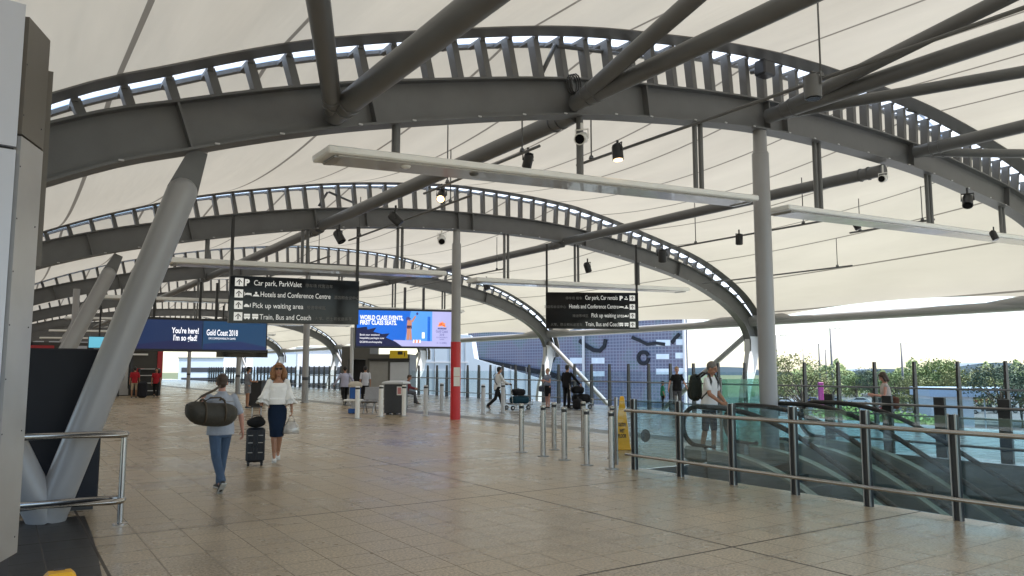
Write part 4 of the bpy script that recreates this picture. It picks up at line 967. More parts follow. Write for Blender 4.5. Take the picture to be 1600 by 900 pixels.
# far left shopfront and other far signs
shop = mat('shop_dark', (0.05, 0.048, 0.045), .5, var=.3, scale=1.5)
t = thing('shop_front', 'dark far shop block with stripes of panels behind the V columns at left', 'shop', (4, 52, 0))
MB().prism([(-2.5, 0), (8.2, 0), (8.2, 3.1), (-2.5, 3.1)], (0, 51, 0), (1, 0, 0), (0, 0, 1), (0, 3, 0)).build('wall', shop, t)
cols = [M['pale'], mat('ochre_panel', (.45, .25, .03), .5), mat('shop_red', (.4, .03, .04), .5), M['dark'], clad, M['steel_d']]
random.seed(3)
for i in range(34):
    x = -2.2 + i * .31; h_ = random.uniform(.8, 2.2); z0 = random.choice((.05, .4, .9))
    MB().box((x + random.uniform(-.1, .1), 50.97, z0 + h_ / 2), (random.uniform(.15, .5), .06, h_)).build('shop_panel', cols[random.choice((0, 1, 2, 3, 3, 3, 4, 5))], t)
for i in range(7): MB().box((-1.6 + i * 1.4, 50.95, 2.45 + (i % 2) * .25), (1.2, .1, .1)).build('light_strip', M['white'], t)
for i in range(5): MB().box((.2 + i * 1.65, 50.94, 2.78), (1.3, .08, .26)).build('fascia_sign', cols[(i * 2) % 6], t)
t = thing('teal_screen', 'pale teal lit screen far away between the two left V columns', 'screen', aty(140, 543, 45))
a = aty(137, 544, 45); c = aty(172, 526, 45)
MB().box(((a.x + c.x) / 2, 45, (a.z + c.z) / 2), (c.x - a.x, .14, c.z - a.z)).build('casing', M['dark'], t); MB().box(((a.x + c.x) / 2, 44.92, (a.z + c.z) / 2), (c.x - a.x - .06, .01, c.z - a.z - .06)).build('display', emit_mat('screen_pale_teal', (.12, .42, .55), .5), t)
MB().box(((a.x + c.x) / 2, 45, c.z + .8), (.08, .08, 1.6)).build('hanger', M['black'], t)
t = thing('exit_board', 'small black hanging board beneath the right end of the blue lit board', 'sign', aty(380, 556, 44))
a = aty(338, 558, 44); c = aty(418, 547, 44)
MB().box(((a.x + c.x) / 2, 44, (a.z + c.z) / 2), (c.x - a.x, .12, c.z - a.z)).build('panel', M['signblack'], t)
for x in (.1, .9): MB().box((a.x + (c.x - a.x) * x, 44, c.z + 1.2), (.07, .07, 2.4)).build('hanger', M['black'], t)
t = thing('end_building', 'dark terminal building closing the far end of the concourse', 'building', (8, 118, 0))
MB().box((2, 120, 3.5), (34, 4, 8)).build('wall', mat('terminal_wall', (.10, .10, .105), .6, var=.2, scale=.3), t)
for i in range(12): MB().box((-13 + i * 2.75, 117.96, 2.0), (2.2, .08, 2.6)).build('window', M['dark'], t)
for i in range(12): MB().box((-13 + i * 2.75, 117.96, 4.6), (2.2, .08, 1.2)).build('window', clad, t)
t = thing('terminal_wall', 'terminal side wall with panels behind the left column line', 'wall', (-4, 60, 0))
MB().box((-4.2, 66, 2.0), (.3, 100, 4.0)).build('wall', mat('side_wall', (.16, .16, .16), .6, var=.2, scale=.4), t)
for i in range(30): MB().box((-4.02, 18 + i * 3.2, 1.4), (.06, 2.6, 2.4)).build('shop_window', M['dark'] if i % 3 else clad, t)

t = thing('service_pole', 'thin grey pole at far left behind the second V column', 'pole', (2.1, 31, 0))
MB().tube((2.1, 31, 0), (2.1, 31, 4.4), .11, n=14).build('shaft', M['column'], t, smooth=True, auto=40); MB().tube((2.1, 31, 1.0), (2.1, 31, 1.15), .115, n=14).build('dark_band', M['dark'], t)
for i, (x, y, l) in enumerate(((3.6, 50.0, 'left'), (5.2, 49.8, 'middle'), (7.4, 50.1, 'right'))):
    t = thing('display_rack', 'dark merchandise rack with pale shelves before the far shop, %s one' % l, 'rack', (x, y, 0), group='racks before the far shop')
    for s_ in (-.55, .55): MB().box((x + s_, y, .8), (.06, .5, 1.6)).build('side', M['dark'], t)
    for z in (.3, .75, 1.2, 1.58): MB().box((x, y, z), (1.04, .5, .04)).build('shelf', M['pale'], t)
    MB().box((x, y + .26, .8), (1.04, .02, 1.6)).build('back', M['black'], t)
# ------------------------------------------------------------------ outside: buildings
def perforated():
    m = bpy.data.materials.new('perforated_facade'); m.use_nodes = True; n = m.node_tree.nodes; l = m.node_tree.links; b = n['Principled BSDF']
    tc = n.new('ShaderNodeTexCoord'); br = n.new('ShaderNodeTexBrick'); mp = n.new('ShaderNodeMapping'); mp.inputs['Rotation'].default_value = (R(90), 0, 0)
    l.new(tc.outputs['Object'], mp.inputs[0]); l.new(mp.outputs[0], br.inputs['Vector']); br.offset = 0
    br.inputs['Scale'].default_value = 1.0; br.inputs['Brick Width'].default_value = .42; br.inputs['Row Height'].default_value = .34; br.inputs['Mortar Size'].default_value = .05
    no = n.new('ShaderNodeTexNoise'); no.inputs['Scale'].default_value = .22; no.inputs['Detail'].default_value = 4; l.new(tc.outputs['Object'], no.inputs['Vector'])
    cr = n.new('ShaderNodeValToRGB'); e = cr.color_ramp.elements; e[0].position = .32; e[0].color = (.075, .105, .17, 1); e[1].position = .7; e[1].color = (.13, .155, .22, 1)
    for p_, c in ((.44, (.10, .10, .165, 1)), (.52, (.125, .115, .175, 1)), (.6, (.09, .145, .16, 1))):
        q = cr.color_ramp.elements.new(p_); q.color = c
    l.new(no.outputs['Fac'], cr.inputs[0]); mx = n.new('ShaderNodeMix'); mx.data_type = 'RGBA'; mx.inputs[7].default_value = (.19, .21, .28, 1)
    l.new(br.outputs['Fac'], mx.inputs[0]); l.new(cr.outputs[0], mx.inputs[6]); l.new(mx.outputs[2], b.inputs['Base Color']); b.inputs['Roughness'].default_value = .5
    return m
B0, B1 = atd(731, 576, 100), atd(1075, 576, 76); B0.z = B1.z = 0
ax = (B1 - B0).normalized(); bk_ = Vector((-ax.y, ax.x, 0)); W = (B1 - B0).length
t = thing('car_park_building', 'multi storey car park clad in a perforated violet and blue screen with dark curved bands', 'building', Vector((B0.x, B0.y, GZ)))
zt_ = 6.9
an_ = math.atan2(ax.y, ax.x)
cw = B0 + ax * (W / 2) + bk_ * 8
vr = B1.normalized(); side = (vr - ax * .05 if False else vr)
lx = Vector((vr.dot(ax), vr.dot(bk_)))
wo = MB().prism([(0, 0), (W, 0), (W + lx.x * 13 - 1.0, lx.y * 13), (lx.x * 13, lx.y * 13)], (0, 0, 0), (1, 0, 0), (0, 1, 0), (0, 0, zt_ - GZ)).build('wall', perforated(), t, local=True); wo.rotation_euler = (0, 0, an_)
def on(u, v):      # a pixel of the facade -> (x, z) on its plane
    d = ray(u, v); s = ((B0 - EYEV).dot(bk_)) / d.dot(bk_); q = EYEV + d * s; return (q - B0).dot(ax), q.z
def fac(pts, depth, m, name):
    MB().prism([on(u, v) for u, v in pts], B0 - bk_ * depth, ax, _z, bk_ * (depth - .02)).build(name, m, t)
def facband(pts, wd, name='dark_band'):
    P = [Vector(on(u, v)) for u, v in pts]; L, Rr = [], []
    for i, p in enumerate(P):
        d = (P[min(i + 1, len(P) - 1)] - P[max(i - 1, 0)]).normalized(); nn = Vector((-d.y, d.x)) * wd * .75; L.append(p + nn); Rr.append(p - nn)
    MB().prism([(q.x, q.y) for q in L + Rr[::-1]], B0 - bk_ * .14, ax, _z, bk_ * .12).build(name, M['navy'], t)
wind = mat('painted_sky_pane', (.62, .70, .78), .25, var=.25, scale=1.2)  # pale base colour stands in for sky reflected in the panes
for (u0, v0, u1, v1) in ((891, 559, 910, 568), (925, 559, 945, 568), (1026, 531, 1048, 540), (1057, 530, 1071, 539), (1026, 553, 1046, 561), (1056, 551, 1071, 560), (1026, 576, 1047, 585), (1056, 575, 1071, 584), (902, 580, 912, 588), (924, 580, 945, 588)):
    fac([(u0, v1), (u1, v1), (u1, v0), (u0, v0)], .08, wind, 'window')
facband([(868, 515), (862, 522), (861, 535), (864, 545), (868, 554), (864, 563), (858, 566)], .28)
facband([(862, 518), (872, 514), (884, 516), (888, 520)], .25)
facband([(906, 532), (916, 540), (928, 547), (938, 548), (945, 541), (947, 530)], .3)
facband([(988, 527), (1000, 532), (1012, 538), (1025, 536), (1040, 538)], .22)
facband([(1050, 536), (1056, 528), (1062, 522)], .22)
facband([(1006 + 8 * math.cos(R(a)), 559 + 9 * math.sin(R(a))) for a in range(0, 341, 20)], .26, 'dark_ring')
fac([(731, 557), (731, 562), (860, 588), (905, 605), (905, 597), (860, 580)], .3, M['navy'], 'ramp_edge')
for u in (914, 1072): 
    q = on(u, 560); MB().tube(B0 + ax * q[0] - bk_ * .25 + _z * GZ, B0 + ax * q[0] - bk_ * .25 + _z * 7.2, .16, n=8).build('downpipe', M['pale'], t)
# pale blue building in front of it
pb = mat('pale_blue_panel', (0.44, 0.50, 0.56), .45, var=.06, scale=.4)
P0, P1 = atd(655, 576, 66), atd(846, 576, 66); P0.z = P1.z = 0
ax2 = (P1 - P0).normalized(); W2 = (P1 - P0).length; bk2 = Vector((-ax2.y, ax2.x, 0)); k66 = 66 / 1200
def h66(v): return EYE + (576 - v) * k66
t = thing('pale_building', 'pale blue panelled building with a sloping roof edge beyond the balustrade', 'building', Vector((P0.x, P0.y, GZ)))
pl = [(0, GZ), (W2, GZ), (W2, h66(592)), (W2 * .45, h66(560)), (W2 * .42, h66(524)), (0, h66(520))]
MB().prism(pl, P0, ax2, _z, bk2 * 9).build('wall', pb, t)
for i in range(1, 8): MB().prism([(W2 * i / 8 - .02, GZ), (W2 * i / 8 + .02, GZ), (W2 * i / 8 + .02, h66(572 if i > 3 else 530)), (W2 * i / 8 - .02, h66(572 if i > 3 else 530))], P0 - bk2 * .03, ax2, _z, bk2 * .028).build('panel_joint', M['steel_d'], t)
MB().prism([(0, h66(567)), (W2 * .4, h66(567)), (W2 * .4, h66(565)), (0, h66(565))], P0 - bk2 * .05, ax2, _z, bk2 * .045).build('ledge', M['pale'], t)
for i in range(3): MB().prism([(1.0 + i * 1.6, GZ + .5), (2.1 + i * 1.6, GZ + .5), (2.1 + i * 1.6, GZ + 2.6), (1.0 + i * 1.6, GZ + 2.6)], P0 - bk2 * .05, ax2, _z, bk2 * .045).build('door', M['pale'], t)
# far blocks seen between the columns at left
for i, (u, d, h, w_, m, lab) in enumerate(((510, 120, 4.5, 9, M['pale'], 'pale low block with dark window strips seen left of the lift lobby'), (455, 150, 5.0, 14, pb, 'bluish far block seen behind the walking woman'), (400, 170, 4.5, 13, M['white'], 'white far block seen right of the woman in grey'), (330, 190, 4, 14, pb, 'bluish far block behind the walking man'))):
    p = atd(u, 576, d); t = thing('far_building', lab, 'building', Vector((p.x, p.y, GZ)), rz=-YAW + .3)
    MB().box((0, 0, (h - GZ) / 2), (w_, 8, h - GZ)).build('wall', m, t, local=True)
    for j in range(3): MB().box((0, -4.03, 2.5 + j * 2.4), (w_ * .9, .06, 1.1)).build('window', M['dark'], t, local=True)
    MB().box((0, 0, h - GZ + .15), (w_ + .4, 8.4, .3)).build('roof', M['steel_d'], t, local=True)
# blue white canopy building at right
p = atd(1450, 576, 100); q = atd(1700, 576, 96); p.z = q.z = 0; ax3 = (q - p).normalized(); W3 = (q - p).length; bk3 = Vector((-ax3.y, ax3.x, 0))
t = thing('canopy_building', 'low building with a long pale blue flat roof beyond the car park trees', 'building', Vector((p.x, p.y, GZ)))
MB().prism([(0, -2.0), (W3, -2.0), (W3, -.9), (0, -.9)], p, ax3, _z, bk3 * 9).build('roof', mat('pale_blue_roof', (.40, .50, .62), .5), t)
MB().prism([(.2, GZ), (5.2, GZ), (5.2, -2.02), (.2, -2.02)], p + bk3 * .4, ax3, _z, bk3 * 6).build('wall', mat('offwhite_wall', (.62, .64, .68), .6), t)
for i in range(6): MB().tube(p + ax3 * (6.5 + i * 3) + bk3 * .5 + _z * GZ, p + ax3 * (6.5 + i * 3) + bk3 * .5 + _z * -2.02, .09, n=8).build('post', M['pale'], t)
# wooded hill on the horizon
hb = MB(); n_ = 60
rng = random.Random(5); prof = [(i * 20 - 600, 7 + 5 * math.sin(i * .31) + 3 * math.sin(i * .83 + 1)) for i in range(n_)]
c_ = atd(1130, 576, 900); c_.z = 0
hb.prism([(-600, 0)] + [(x, max(2, z)) for x, z in prof] + [(prof[-1][0], 0)], Vector((c_.x, c_.y, GZ)), _rt, _z, _f0 * 60)
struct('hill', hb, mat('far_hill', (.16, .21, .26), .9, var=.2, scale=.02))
# ------------------------------------------------------------------ trees
def leaf_mat(name, c): return mat(name, c, .6, var=.55, scale=.9, spec=.2)
LM = [leaf_mat('leaf_olive', (.19, .20, .085)), leaf_mat('leaf_green', (.15, .20, .075)), leaf_mat('leaf_dark', (.08, .11, .075)), leaf_mat('leaf_bright', (.16, .26, .065)), leaf_mat('leaf_pale', (.17, .23, .11))]
bark = mat('bark', (.10, .08, .06), .9, var=.3)
def tree_proto(seed, h, wd, lm, low=.3, n=4200, ls=.30, nb=16):
    rg = random.Random(seed); t = thing('tree', None, None, (0, 0, 0))
    tb = MB(); top = Vector((rg.uniform(-.4, .4), rg.uniform(-.4, .4), h * .62))
    tb.path([(0, 0, -.1), (top.x * .2, top.y * .3, h * .2), (top.x * .6, top.y * .5, h * .4), top], [h * .028, h * .022, h * .016, h * .008], 8)
    cl = []
    for i in range(nb):
        a = rg.uniform(0, 6.28); rr = wd / 2 * rg.uniform(.35, .85); zz = h * rg.uniform(low + .12, .86)
        rr *= 1 - max(0, (zz / h - .62)) * 1.6
        e = Vector((math.cos(a) * rr, math.sin(a) * rr, zz)); s = Vector((top.x * .4, top.y * .4, h * rg.uniform(.2, .45)))
        tb.path([s, s.lerp(e, .55) + Vector((0, 0, h * .03)), e], [h * .011, h * .008, h * .003], 6); cl.append((e, wd * rg.uniform(.12, .22)))
    cl.append((Vector((top.x, top.y, h * .84)), wd * .18))
    tb.build('trunk', bark, t, local=True, smooth=True)
    lb = MB()
    for i in range(n):
        c, r = rg.choice(cl)
        v = Vector((rg.gauss(0, 1), rg.gauss(0, 1), rg.gauss(0, .7))); v = v.normalized() * r * rg.uniform(.3, 1.08)
        p = c + Vector((v.x, v.y, v.z * .75)); s = ls * rg.uniform(.6, 1.3)
        a = Vector((rg.gauss(0, 1), rg.gauss(0, 1), rg.gauss(0, .8))).normalized(); bb = a.orthogonal().normalized(); bb = bb * math.cos(i) + a.cross(bb) * math.sin(i)
        lb.add([p - a * s * .5, p + bb * s * .32, p + a * s * .5, p - bb * s * .32], [(0, 1, 2, 3)])
    lb.build('crown', lm, t, local=True, fix=False)
    return t
protos = [tree_proto(1, 9.5, 12, LM[0], .28), tree_proto(2, 8, 8.5, LM[1], .2), tree_proto(3, 9, 9, LM[2], .25), tree_proto(4, 9, 5.5, LM[4], .35, 1500, .28, 9), tree_proto(5, 7, 10, LM[0], .15, 4600)]
spots = [(0, 1250, 104, 1.1, 'broad olive green tree standing left of the magenta pillar'), (3, 1292, 112, 1.06, 'slender pale green tree just right of the broad olive tree'),
         (2, 1362, 150, .95, 'dark tree behind the terrace post left of the phone user'), (1, 1398, 140, .98, 'green tree behind the head of the woman with the phone'), (4, 1440, 118, 1.0, 'low wide olive tree right of the woman with the phone'),
         (1, 1470, 128, 1.28, 'tallest green tree of the row above the pale blue roof'), (4, 1512, 120, 1.12, 'wide olive tree above the left half of the pale blue roof'), (2, 1562, 92, 1.02, 'dark blue green tree near the right picture edge'),
         (1, 1592, 100, 1.02, 'green tree at the right picture edge beside a dark one'), (2, 1228, 170, .9, 'small dark far tree behind the broad olive tree'), (1, 1335, 165, .9, 'small green far tree right of the magenta pillar'),
         (4, 1545, 140, 1.2, 'olive tree in the gap left of the dark tree at right'), (1, 1420, 165, 1.0, 'far green tree between two lamp posts'), (4, 1310, 180, 1.05, 'far olive tree behind the car rows'), (1, 1022, 62, .55, 'small yellow green tree in front of the car park building'),
         (2, 1625, 110, 1.1, 'dark tree just past the right picture edge'), (0, 1680, 105, 1.0, 'broad olive tree beyond the right picture edge')]
used = set()
for k, u, d, s, lab in spots:
    o = protos[k] if k not in used else copy_tree(protos[k]); used.add(k)
    p = atd(u, 576, d); o.location = (p.x, p.y, GZ); s *= .95; o.scale = (s, s, s); o.rotation_euler = (0, 0, u * .7)
    tag(o, lab, 'tree', 'trees around the car park')
def bush(u, d, h, wd, lab):
    rg = random.Random(u); p = atd(u, 576, d); lb = MB()
    for i in range(2200):
        v = Vector((rg.gauss(0, 1), rg.gauss(0, 1), rg.gauss(0, 1))).normalized() * rg.uniform(.55, 1.05)
        q = Vector((v.x * wd / 2 * (1 + .2 * math.sin(i % 7)), v.y * 1.2, h * .5 + v.z * h * .5)); s = .26 * rg.uniform(.6, 1.3)
        a = Vector((rg.gauss(0, 1), rg.gauss(0, 1), rg.gauss(0, .8))).normalized(); bb = a.orthogonal()
        lb.add([q - a * s * .5, q + bb * s * .35, q + a * s * .5, q - bb * s * .35], [(0, 1, 2, 3)])
    t = thing('bush', lab, 'bush', Vector((p.x, p.y, GZ)), rz=-YAW - .3, group='bright green bushes below the terrace'); lb.build('foliage', LM[3], t, local=True, fix=False)
    MB().tube((0, 0, 0), (0, 0, h * .6), .07, n=6).build('stem', bark, t, local=True)
for i, (u, d, h, w_) in enumerate(((1308, 84, 3.7, 6.5), (1346, 80, 3.3, 5), (1388, 76, 3.6, 5), (1425, 72, 3.5, 5), (1456, 74, 3.0, 4))):
    bush(u, d, h, w_, '%s bright green bush from the left, seen through the escalator glass' % ['first', 'second', 'third', 'fourth', 'fifth'][i])
# ------------------------------------------------------------------ cars, lamps, pillar
tyre = mat('tyre', (.02, .02, .02), .8); cglass = mat('car_glass', (.03, .04, .05), .1)
def car_proto(m):
    t = thing('parked_car', None, None, (0, 0, 0))
    prof = [(-2.15, .35), (2.1, .35), (2.18, .62), (2.1, .86), (1.2, .98), (.55, 1.42), (-1.1, 1.46), (-1.75, 1.02), (-2.2, .95), (-2.22, .6)]
    MB().prism(prof, (0, -.86, 0), (1, 0, 0), (0, 0, 1), (0, 1.72, 0)).build('body', m, t, local=True)
    for s in (-1, 1): MB().prism([(1.0, 1.0), (.5, 1.36), (-1.05, 1.40), (-1.5, 1.04)], (0, s * .862 - .002, 0), (1, 0, 0), (0, 0, 1), (0, .01 * s, 0)).build('side_window', cglass, t, local=True)
    MB().add([(1.19, -.72, 1.0), (1.19, .72, 1.0), (.60, .66, 1.40), (.60, -.66, 1.40)], [(0, 1, 2, 3)]).build('windscreen', cglass, t, local=True, fix=False).location.x = .02
    MB().add([(-1.74, -.72, 1.04), (-1.74, .72, 1.04), (-1.14, .66, 1.43), (-1.14, -.66, 1.43)], [(0, 1, 2, 3)]).build('rear_window', cglass, t, local=True, fix=False).location.x = -.02
    for x in (-1.35, 1.38):
        for s in (-1, 1):
            wh = MB().tube((x, s * .78, .33), (x, s * .90, .33), .33, n=16).build('wheel', tyre, t, local=True); MB().tube((x, s * .9, .33), (x, s * .91, .33), .19, n=12).build('rim', M['steel_d'], wh, local=True)
    for s in (-1, 1): MB().bbox((2.12, s * .62, .72), (.12, .34, .14), .03).build('headlight', M['pale'], t, local=True)
    return t
cm = {'white': mat('car_white', (.75, .75, .75), .25, coat=.5, var=.03), 'silver': mat('car_silver', (.42, .43, .45), .3, metal=.6), 'red': mat('car_red', (.4, .02, .02), .3, coat=.5), 'blue': mat('car_blue', (.03, .07, .25), .3, coat=.5), 'dark': mat('car_dark', (.03, .03, .035), .25, coat=.5)}
cps = {k: car_proto(v) for k, v in cm.items()}; usedc = set(); cnt = {}
ordw = ['first', 'second', 'third', 'fourth', 'fifth', 'sixth', 'seventh', 'eighth']
for row, d, seq in (('front', 132, ['white', 'silver', 'white', 'dark', 'white', 'red', 'silver', 'white', 'blue', 'white', 'dark', 'silver']), ('rear', 165, ['white', 'blue', 'silver', 'white', 'dark', 'white', 'white', 'silver', 'red', 'white'])):
    for i, c in enumerate(seq):
        u = 1226 + i * (31 if row == 'front' else 38); p = atd(u, 576, d + (i % 3))
        o = cps[c] if c not in usedc else copy_tree(cps[c]); usedc.add(c); cnt[(row, c)] = cnt.get((row, c), 0) + 1
        o.location = (p.x, p.y, GZ + .03); o.rotation_euler = (0, 0, -YAW - .5 + (3.14 if i % 2 else 0))
        tag(o, '%s %s car from the left in the %s row of the car park' % (ordw[cnt[(row, c)] - 1], c if c != 'dark' else 'black', row), 'car', 'cars in the car park')
def lamp(u, v, d, dbl, lab):
    p = atd(u, 576, d); z = EYE + (576 - v) * d / 1200
    t = thing('street_lamp', lab, 'street lamp', Vector((p.x, p.y, GZ)), rz=-YAW, group='tall lamps in the car park')
    MB().tube((0, 0, 0), (0, 0, z - GZ), .2, .15, n=10).build('pole', M['fin'], t, local=True, smooth=True)
    for s in ((-1, 1) if dbl else (1,)):
        MB().tube((0, 0, z - GZ - .1), (s * .9, 0, z - GZ), .05, n=6).build('arm', M['column'], t, local=True); MB().bbox((s * 1.2, 0, z - GZ - .02), (1.1, .4, .16), .05).build('lamp_head', M['steel_d'], t, local=True)
for u, v, d, db, lab in ((1300, 513, 115, False, 'tallest car park lamp, behind the thin pale tree'), (1410, 536, 125, False, 'car park lamp right of the woman with the phone'), (1281, 537, 140, True, 'car park lamp with two heads left of the tallest lamp'), (1214, 524, 120, False, 'car park lamp just right of the tall front column'), (1256, 552, 190, True, 'short far car park lamp over the broad olive tree'), (1291, 546, 175, False, 'short far car park lamp behind the slender pale tree')):
    lamp(u, v, d, db, lab)
p = atd(1281, 576, 92); t = thing('magenta_pillar', 'magenta advertising pillar standing among the parked cars', 'pillar', Vector((p.x, p.y, GZ)), rz=-YAW)
MB().bbox((0, 0, 3.3), (.6, .35, 5.4), .06).build('panel', mat('magenta_paint', (.30, .03, .18), .5), t, local=True); MB().box((0, 0, .3), (.8, .5, .6)).build('base', M['dark'], t, local=True)

# far wood along the horizon behind the car park
rg = random.Random(11); lb = MB()
for i in range(9000):
    u = rg.uniform(1195, 1720); p = atd(u, 576, rg.uniform(205, 235)); hh = 7.2 + 1.6 * math.sin(u * .045) + 1.2 * math.sin(u * .11 + 2) + .8 * math.sin(u * .27)
    z = hh * rg.random() ** .6; s = rg.uniform(.5, 1.1)
    a = Vector((rg.gauss(0, 1), rg.gauss(0, 1), rg.gauss(0, .8))).normalized(); bb = a.orthogonal(); c = Vector((p.x, p.y, GZ + z))
    lb.add([c - a * s * .6, c + bb * s * .45, c + a * s * .6, c - bb * s * .45], [(0, 1, 2, 3)])
tag(lb.build('far_wood', LM[1], fix=False), 'far continuous band of green trees along the horizon behind the car park', 'woodland', kind='stuff')
# ------------------------------------------------------------------ people
def fabric(name, c, var=.18, scale=14, rough=.85): return mat(name, c, rough, var=var, scale=scale, bump=.25, bscale=30, spec=.2)
skinm = mat('skin', (.46, .26, .18), .5, var=.08, scale=8); skin_tan = mat('tanned_skin', (.36, .18, .11), .5, var=.1, scale=8); skin_pink = mat('pink_skin', (.52, .27, .21), .5, var=.1, scale=8)
def hairm(name, c): return mat(name, c, .55, var=.45, scale=35, bump=.5, bscale=60)
H_black = hairm('black_hair', (.012, .01, .009)); H_brown = hairm('brown_hair', (.05, .03, .018)); H_grey = hairm('grey_hair', (.16, .14, .125)); H_auburn = hairm('auburn_hair', (.27, .125, .05)); H_fair = hairm('fair_hair', (.32, .22, .11))
shoe_b = mat('black_shoe', (.015, .015, .016), .4); shoe_w = mat('white_shoe', (.7, .7, .68), .5); sole_w = mat('shoe_sole', (.5, .5, .48), .6)
def person(label, loc, rz, h=1.75, legs=((.0, .0), (.0, .0)), arms=None, skin=skinm, hair=(H_brown, 'short'), top=None, sleeve=.5, bottom=None, kind='trousers', shoes=shoe_b, vox=.013, female=False, lean=0.0, head_pitch=0.0, seated=False, skirt_z=.5, glasses=False, loose=0.0, face=True, collar=False, heels=0.0, headturn=0.0, scoop=False):
    S_ = h / 1.75
    t = thing('person', label, 'person', loc, rz=rz)
    V = Vector
    sw = .152 if female else .178
    hip = [V((-.088, 0, .93)), V((.088, 0, .93))]; knee = []; ank = []
    for i in (0, 1):
        a, k = legs[i][0], legs[i][1]; sp = legs[i][2] if len(legs[i]) > 2 else 0
        sx = -1 if i == 0 else 1
        kn = hip[i] + V((sx * sp * .44 + (0 if not female else -sx * .02), math.sin(a) * .44, -math.cos(a) * .44)); an = kn + V((sx * sp * .3 - sx * .01, math.sin(a - k) * .41, -math.cos(a - k) * .41)); knee.append(kn); ank.append(an)
    footz = [.085 + heels] * 2
    dz = (min(ank[i].z for i in (0, 1)) - .085 - heels)
    def sh(p): return V((p.x, p.y, p.z - dz))
    hip = [sh(p) for p in hip]; knee = [sh(p) for p in knee]; ank = [sh(p) for p in ank]
    def up(x, y, z):           # point of the upper body, with forward lean about the hips
        z0 = .95; q = V((x, y + math.sin(lean) * (z - z0), z0 + (z - z0) * math.cos(lean) - y * math.sin(lean) * .5)) if z > z0 else V((x, y, z)); return sh(q)
    shd = [up(-sw, 0, 1.395), up(sw, 0, 1.395)]
    arms = arms or [((-.05, -.02, -.29), (-.01, .07, -.25)), ((.05, -.02, -.29), (.01, .07, -.25))]
    elb = [shd[i] + V(arms[i][0]) for i in (0, 1)]; wr = [elb[i] + V(arms[i][1]) for i in (0, 1)]
    def fin(b, name, m, vx, par=t, sm=2):
        b.v = [v * S_ for v in b.v]; o = b.build(name, m, par, local=True); return remesh(o, vx * S_, sm)
    # ---- body (one skin surface)
    b = MB()
    hc = up(0, .015, 1.615); hp = Matrix.Rotation(-lean * .3 - head_pitch, 3, 'X'); hz = Matrix.Rotation(headturn, 3, 'Z') @ hp
    def hd(x, y, z): return hc + hz @ V((x, y, z))
    b.ell(hc + hz @ V((0, -.008, .02)), (.074, .092, .098), 16, 12, hz); b.ell(hd(0, .018, -.05), (.058, .066, .075), 14, 10, hz); b.ell(hd(0, .045, -.098), (.03, .03, .026), 10, 8, hz)
    b.cap(hd(0, .088, .018), hd(0, .104, -.022), .011, .016, 8)
    for s in (-1, 1): b.ell(hd(s * .074, -.005, -.012), (.012, .022, .034), 8, 8, hz); b.ell(hd(s * .03, .075, .032), (.024, .015, .008), 8, 6, hz)
    b.ell(hd(0, .083, -.052), (.024, .012, .010), 8, 6, hz)
    b.cap(up(0, -.01, 1.42), hd(0, -.015, -.075), .058, .05, 12)
    tr = [(.84, .14, .10), (.95, .15, .105), (1.08, .13, .095), (1.22, .15, .105), (1.33, .148, .095), (1.39, .105, .075), (1.44, .062, .056)]
    b.loft([(up(0, 0, z), x * (.93 if female else 1), y) for z, x, y in tr], 18)
    for i in (0, 1):
        sx = -1 if i == 0 else 1; fr_ = .9 if female else 1
        b.ell(shd[i], (.044, .044, .044), 10, 8); b.cap(shd[i], elb[i], .046 * fr_, .037 * fr_); d = (wr[i] - elb[i])
        b.cap(elb[i], elb[i] + d * .3, .038 * fr_, .040 * fr_); b.cap(elb[i] + d * .3, wr[i], .040 * fr_, .025 * fr_)
        # hand: palm, four unequal bent fingers, thumb from the palm's side
        dd = d.normalized(); inw = V((-sx, 0, 0)); inw = (inw - dd * inw.dot(dd)).normalized(); fwd = dd.cross(inw) * (1 if dd.cross(inw).y > 0 else -1)
        pc = wr[i] + dd * .05
        Mh = Matrix((inw, fwd, dd)).transposed(); b.ell(pc, (.019, .042, .052), 10, 8, Mh); b.cap(wr[i], pc, .025, .022, 8)
        for q, (off, ln) in enumerate(((.031, .068), (.011, .078), (-.010, .073), (-.029, .056))):
            k0 = pc + dd * .042 + fwd * off; k1 = k0 + (dd * .85 + inw * .35).normalized() * ln * .55; k2 = k1 + (dd * .35 + inw * .9).normalized() * ln * .5
            b.cap(k0, k1, .0095, .0088, 7); b.cap(k1, k2, .0088, .0075, 7)
        t0 = pc - dd * .012 + fwd * .036; t1 = t0 + (fwd * .7 + dd * .6 + inw * .4).normalized() * .04; t2 = t1 + (dd * .8 + inw * .5).normalized() * .032
        b.cap(t0, t1, .0125, .011, 7); b.cap(t1, t2, .011, .0085, 7)
        b.cap(hip[i], knee[i], .078, .05); b.cap(knee[i], knee[i].lerp(ank[i], .35), .050, .054); b.cap(knee[i].lerp(ank[i], .35), ank[i], .054, .034)
        b.cap(ank[i], ank[i] + V((0, .09, -.04 - heels * .5)), .034, .028)
    body = fin(b, 'body', skin, min(vox, .0085) if vox < .012 else .0105)
    # ---- face details
    if face:
        e = MB()
        if glasses:
            for s in (-1, 1): e.bbox(hd(s * .035, .092, .018), (.055, .012, .042), .006, M=hz); e.box(hd(s * .072, .04, .024), (.005, .11, .01), M=hz)
            e.box(hd(0, .097, .026), (.02, .01, .01), M=hz)
            e.v = [v * S_ for v in e.v]; e.build('sunglasses', M['signblack'], t, local=True)
        else:
            for s in (-1, 1):
                e = MB(); e.ell(hd(s * .031, .079, .016), (.011, .008, .007), 8, 6, hz); e.v = [v * S_ for v in e.v]; e.build('eye', M['black'], body, local=True)
        e = MB(); e.ell(hd(0, .089, -.052), (.022, .010, .007), 10, 6, hz); e.v = [v * S_ for v in e.v]; e.build('mouth', mat('lips', (.35, .10, .09), .5), body, local=True)
